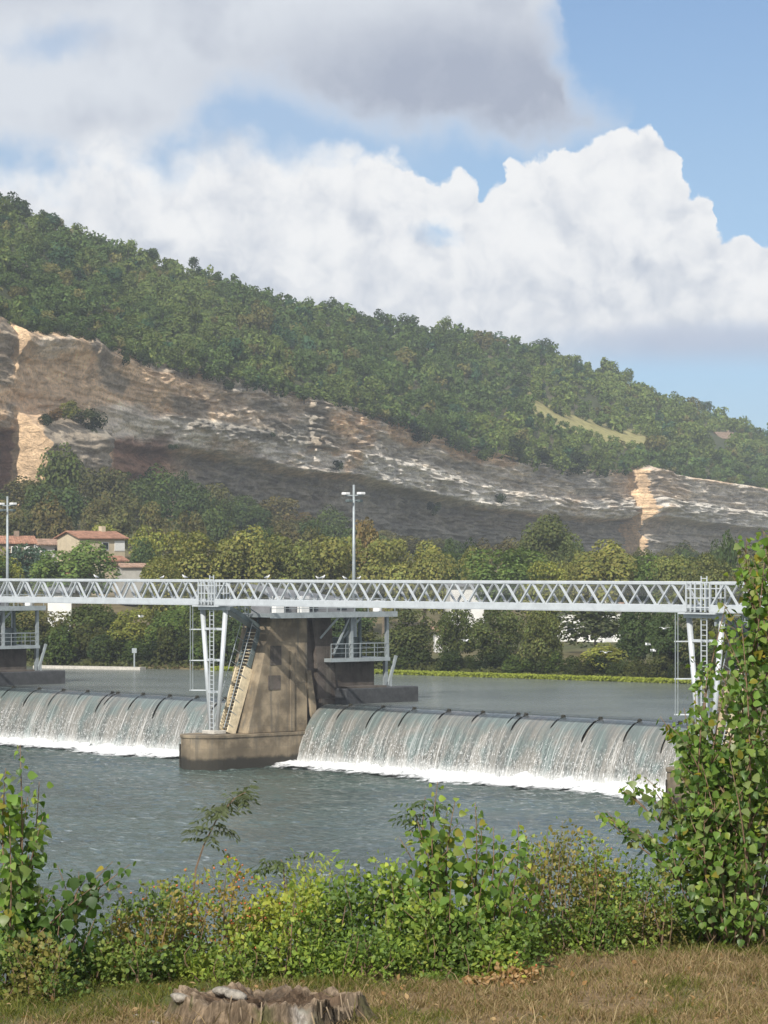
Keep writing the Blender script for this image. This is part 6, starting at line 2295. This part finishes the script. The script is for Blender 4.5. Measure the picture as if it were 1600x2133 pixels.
# ================================================================== gulls
def gull(name, lab, pos, rz, flying, sc=1.0, seed=0, group=None):
    root = empty(name, pos, rz)
    tag(root, lab, 'bird', group)
    mb = MB()
    if flying:
        mb.tube([(-0.22, 0, 0), (-0.17, 0, 0.01), (-0.05, 0, 0.02), (0.08, 0, 0.015), (0.17, 0, 0.005), (0.27, 0, 0.0)], [0.012, 0.05, 0.075, 0.06, 0.03, 0.045], 8)
        b = mb.ob('body', 'feather', root, smooth=True)
        for sg in (-1, 1):
            wv2 = [(-0.10, sg * 0.05, 0.03), (0.06, sg * 0.05, 0.03), (-0.12, sg * 0.26, 0.16), (0.03, sg * 0.28, 0.15), (0.02, sg * 0.55, 0.12), (0.07, sg * 0.53, 0.11)]
            vs = wv2 + [(x, y, z - 0.012) for x, y, z in wv2]
            fs = [(0, 1, 3, 2), (2, 3, 5, 4), (6, 8, 9, 7), (8, 10, 11, 9), (0, 2, 8, 6), (2, 4, 10, 8), (4, 5, 11, 10), (5, 3, 9, 11), (3, 1, 7, 9)]
            MB().add(vs, fs).ob('wing', 'feather', root)
    else:
        mb.tube([(0.24, 0, 0.12), (0.12, 0, 0.16), (0.0, 0, 0.19), (-0.10, 0, 0.235), (-0.14, 0, 0.30), (-0.16, 0, 0.345), (-0.18, 0, 0.365)], [0.012, 0.055, 0.085, 0.07, 0.045, 0.048, 0.015], 8)
        mb.ob('body', 'feather', root, smooth=True)
        MB().tube([(-0.19, 0, 0.345), (-0.245, 0, 0.33)], [0.014, 0.004], 5).ob('bill', 'stair_cream', root)
        for sg in (-1, 1):
            MB().tube([(-0.06, sg * 0.07, 0.23), (0.08, sg * 0.075, 0.2), (0.28, sg * 0.03, 0.14)], [0.03, 0.045, 0.008], 6).ob('wing', 'feather_grey', root, smooth=True)
            MB().tube([(0.0, sg * 0.03, 0.0), (0.0, sg * 0.03, 0.12)], 0.008, 4).ob('leg', 'stair_cream', root)
    root.scale = (sc, sc, sc)


def rail_s(px):
    k = (px - 800) / F
    # point on the front top chord: ORG + s*ax - HW*ux
    b = ORG - ux * HW
    return (k * b.y - b.x) / (ax.x - k * ax.y)


for i, (px, lab) in enumerate(((200, 'white gull perched on the left footbridge rail above the orange shed'), (338, 'small gull perched on the rail near the end of the left span'),
                               (385, 'white gull perched on the rail just left of the central trestle'), (557, 'white gull perched on the rail right of the central trestle'),
                               (672, 'white gull perched on the rail left of the central mast'), (662, 'dark gull squeezed beside a white gull on the rail'), (718, 'gull perched on the rail close to the central mast'),
                               (748, 'gull perched on the rail just right of the central mast'))):
    s = rail_s(px)
    q = Lp(s, -HW, ZT1 + 0.002)
    gull('gull', lab, q, (0.4, 3.3, 0.1, 2.9, 3.0, 0.3, 0.2, 2.6)[i], False, 0.8 if i in (1, 5, 6, 7) else 1.0, i, 'gulls perched on the footbridge')
for i, (px, py, Y, rz, lab) in enumerate(((293, 1285, 240, 0.6, 'white gull flying before the yellow green bank tree'), (970, 1335, 250, 2.4, 'white gull flying before the dark trees at mid span'), (1262, 1360, 240, 1.1, 'white gull flying low above the shrub on the far bank'),
                                          (1349, 1343, 240, 0.3, 'white gull with raised wings before the dark trees'), (1360, 1356, 235, -0.5, 'white gull gliding just below another gull'), (1384, 1310, 245, 0.9, 'small white gull flying near the right trestle'),
                                          (188, 1552, 236, 0.8, 'white gull skimming the foam of the left fall'))):
    gull('gull', lab, W(px, py, Y), rz, True, 1.0, i, 'gulls flying over the weir')

# ================================================================== haze over the valley
hzm = bpy.data.materials.new('haze')
hzm.use_nodes = True
hzm.node_tree.nodes.clear()
pv = hzm.node_tree.nodes.new('ShaderNodeVolumePrincipled')
pv.inputs['Color'].default_value = (0.82, 0.90, 1.0, 1)
pv.inputs['Density'].default_value = 0.00020
pv.inputs['Anisotropy'].default_value = 0.0
ho = hzm.node_tree.nodes.new('ShaderNodeOutputMaterial')
hzm.node_tree.links.new(pv.outputs[0], ho.inputs['Volume'])
MATS['haze'] = hzm
ztop_all = max((o.matrix_world @ Vector(c)).z for o in [bpy.data.objects['hill_wood'], bpy.data.objects['hill']] for c in o.bound_box)
hz_o = MB().box(-1300, 1300, -700, 2300, -4.0, ztop_all + 12.0).ob('haze', 'haze')
tag(hz_o, 'thin pale haze filling the river valley air', None, None, 'stuff')
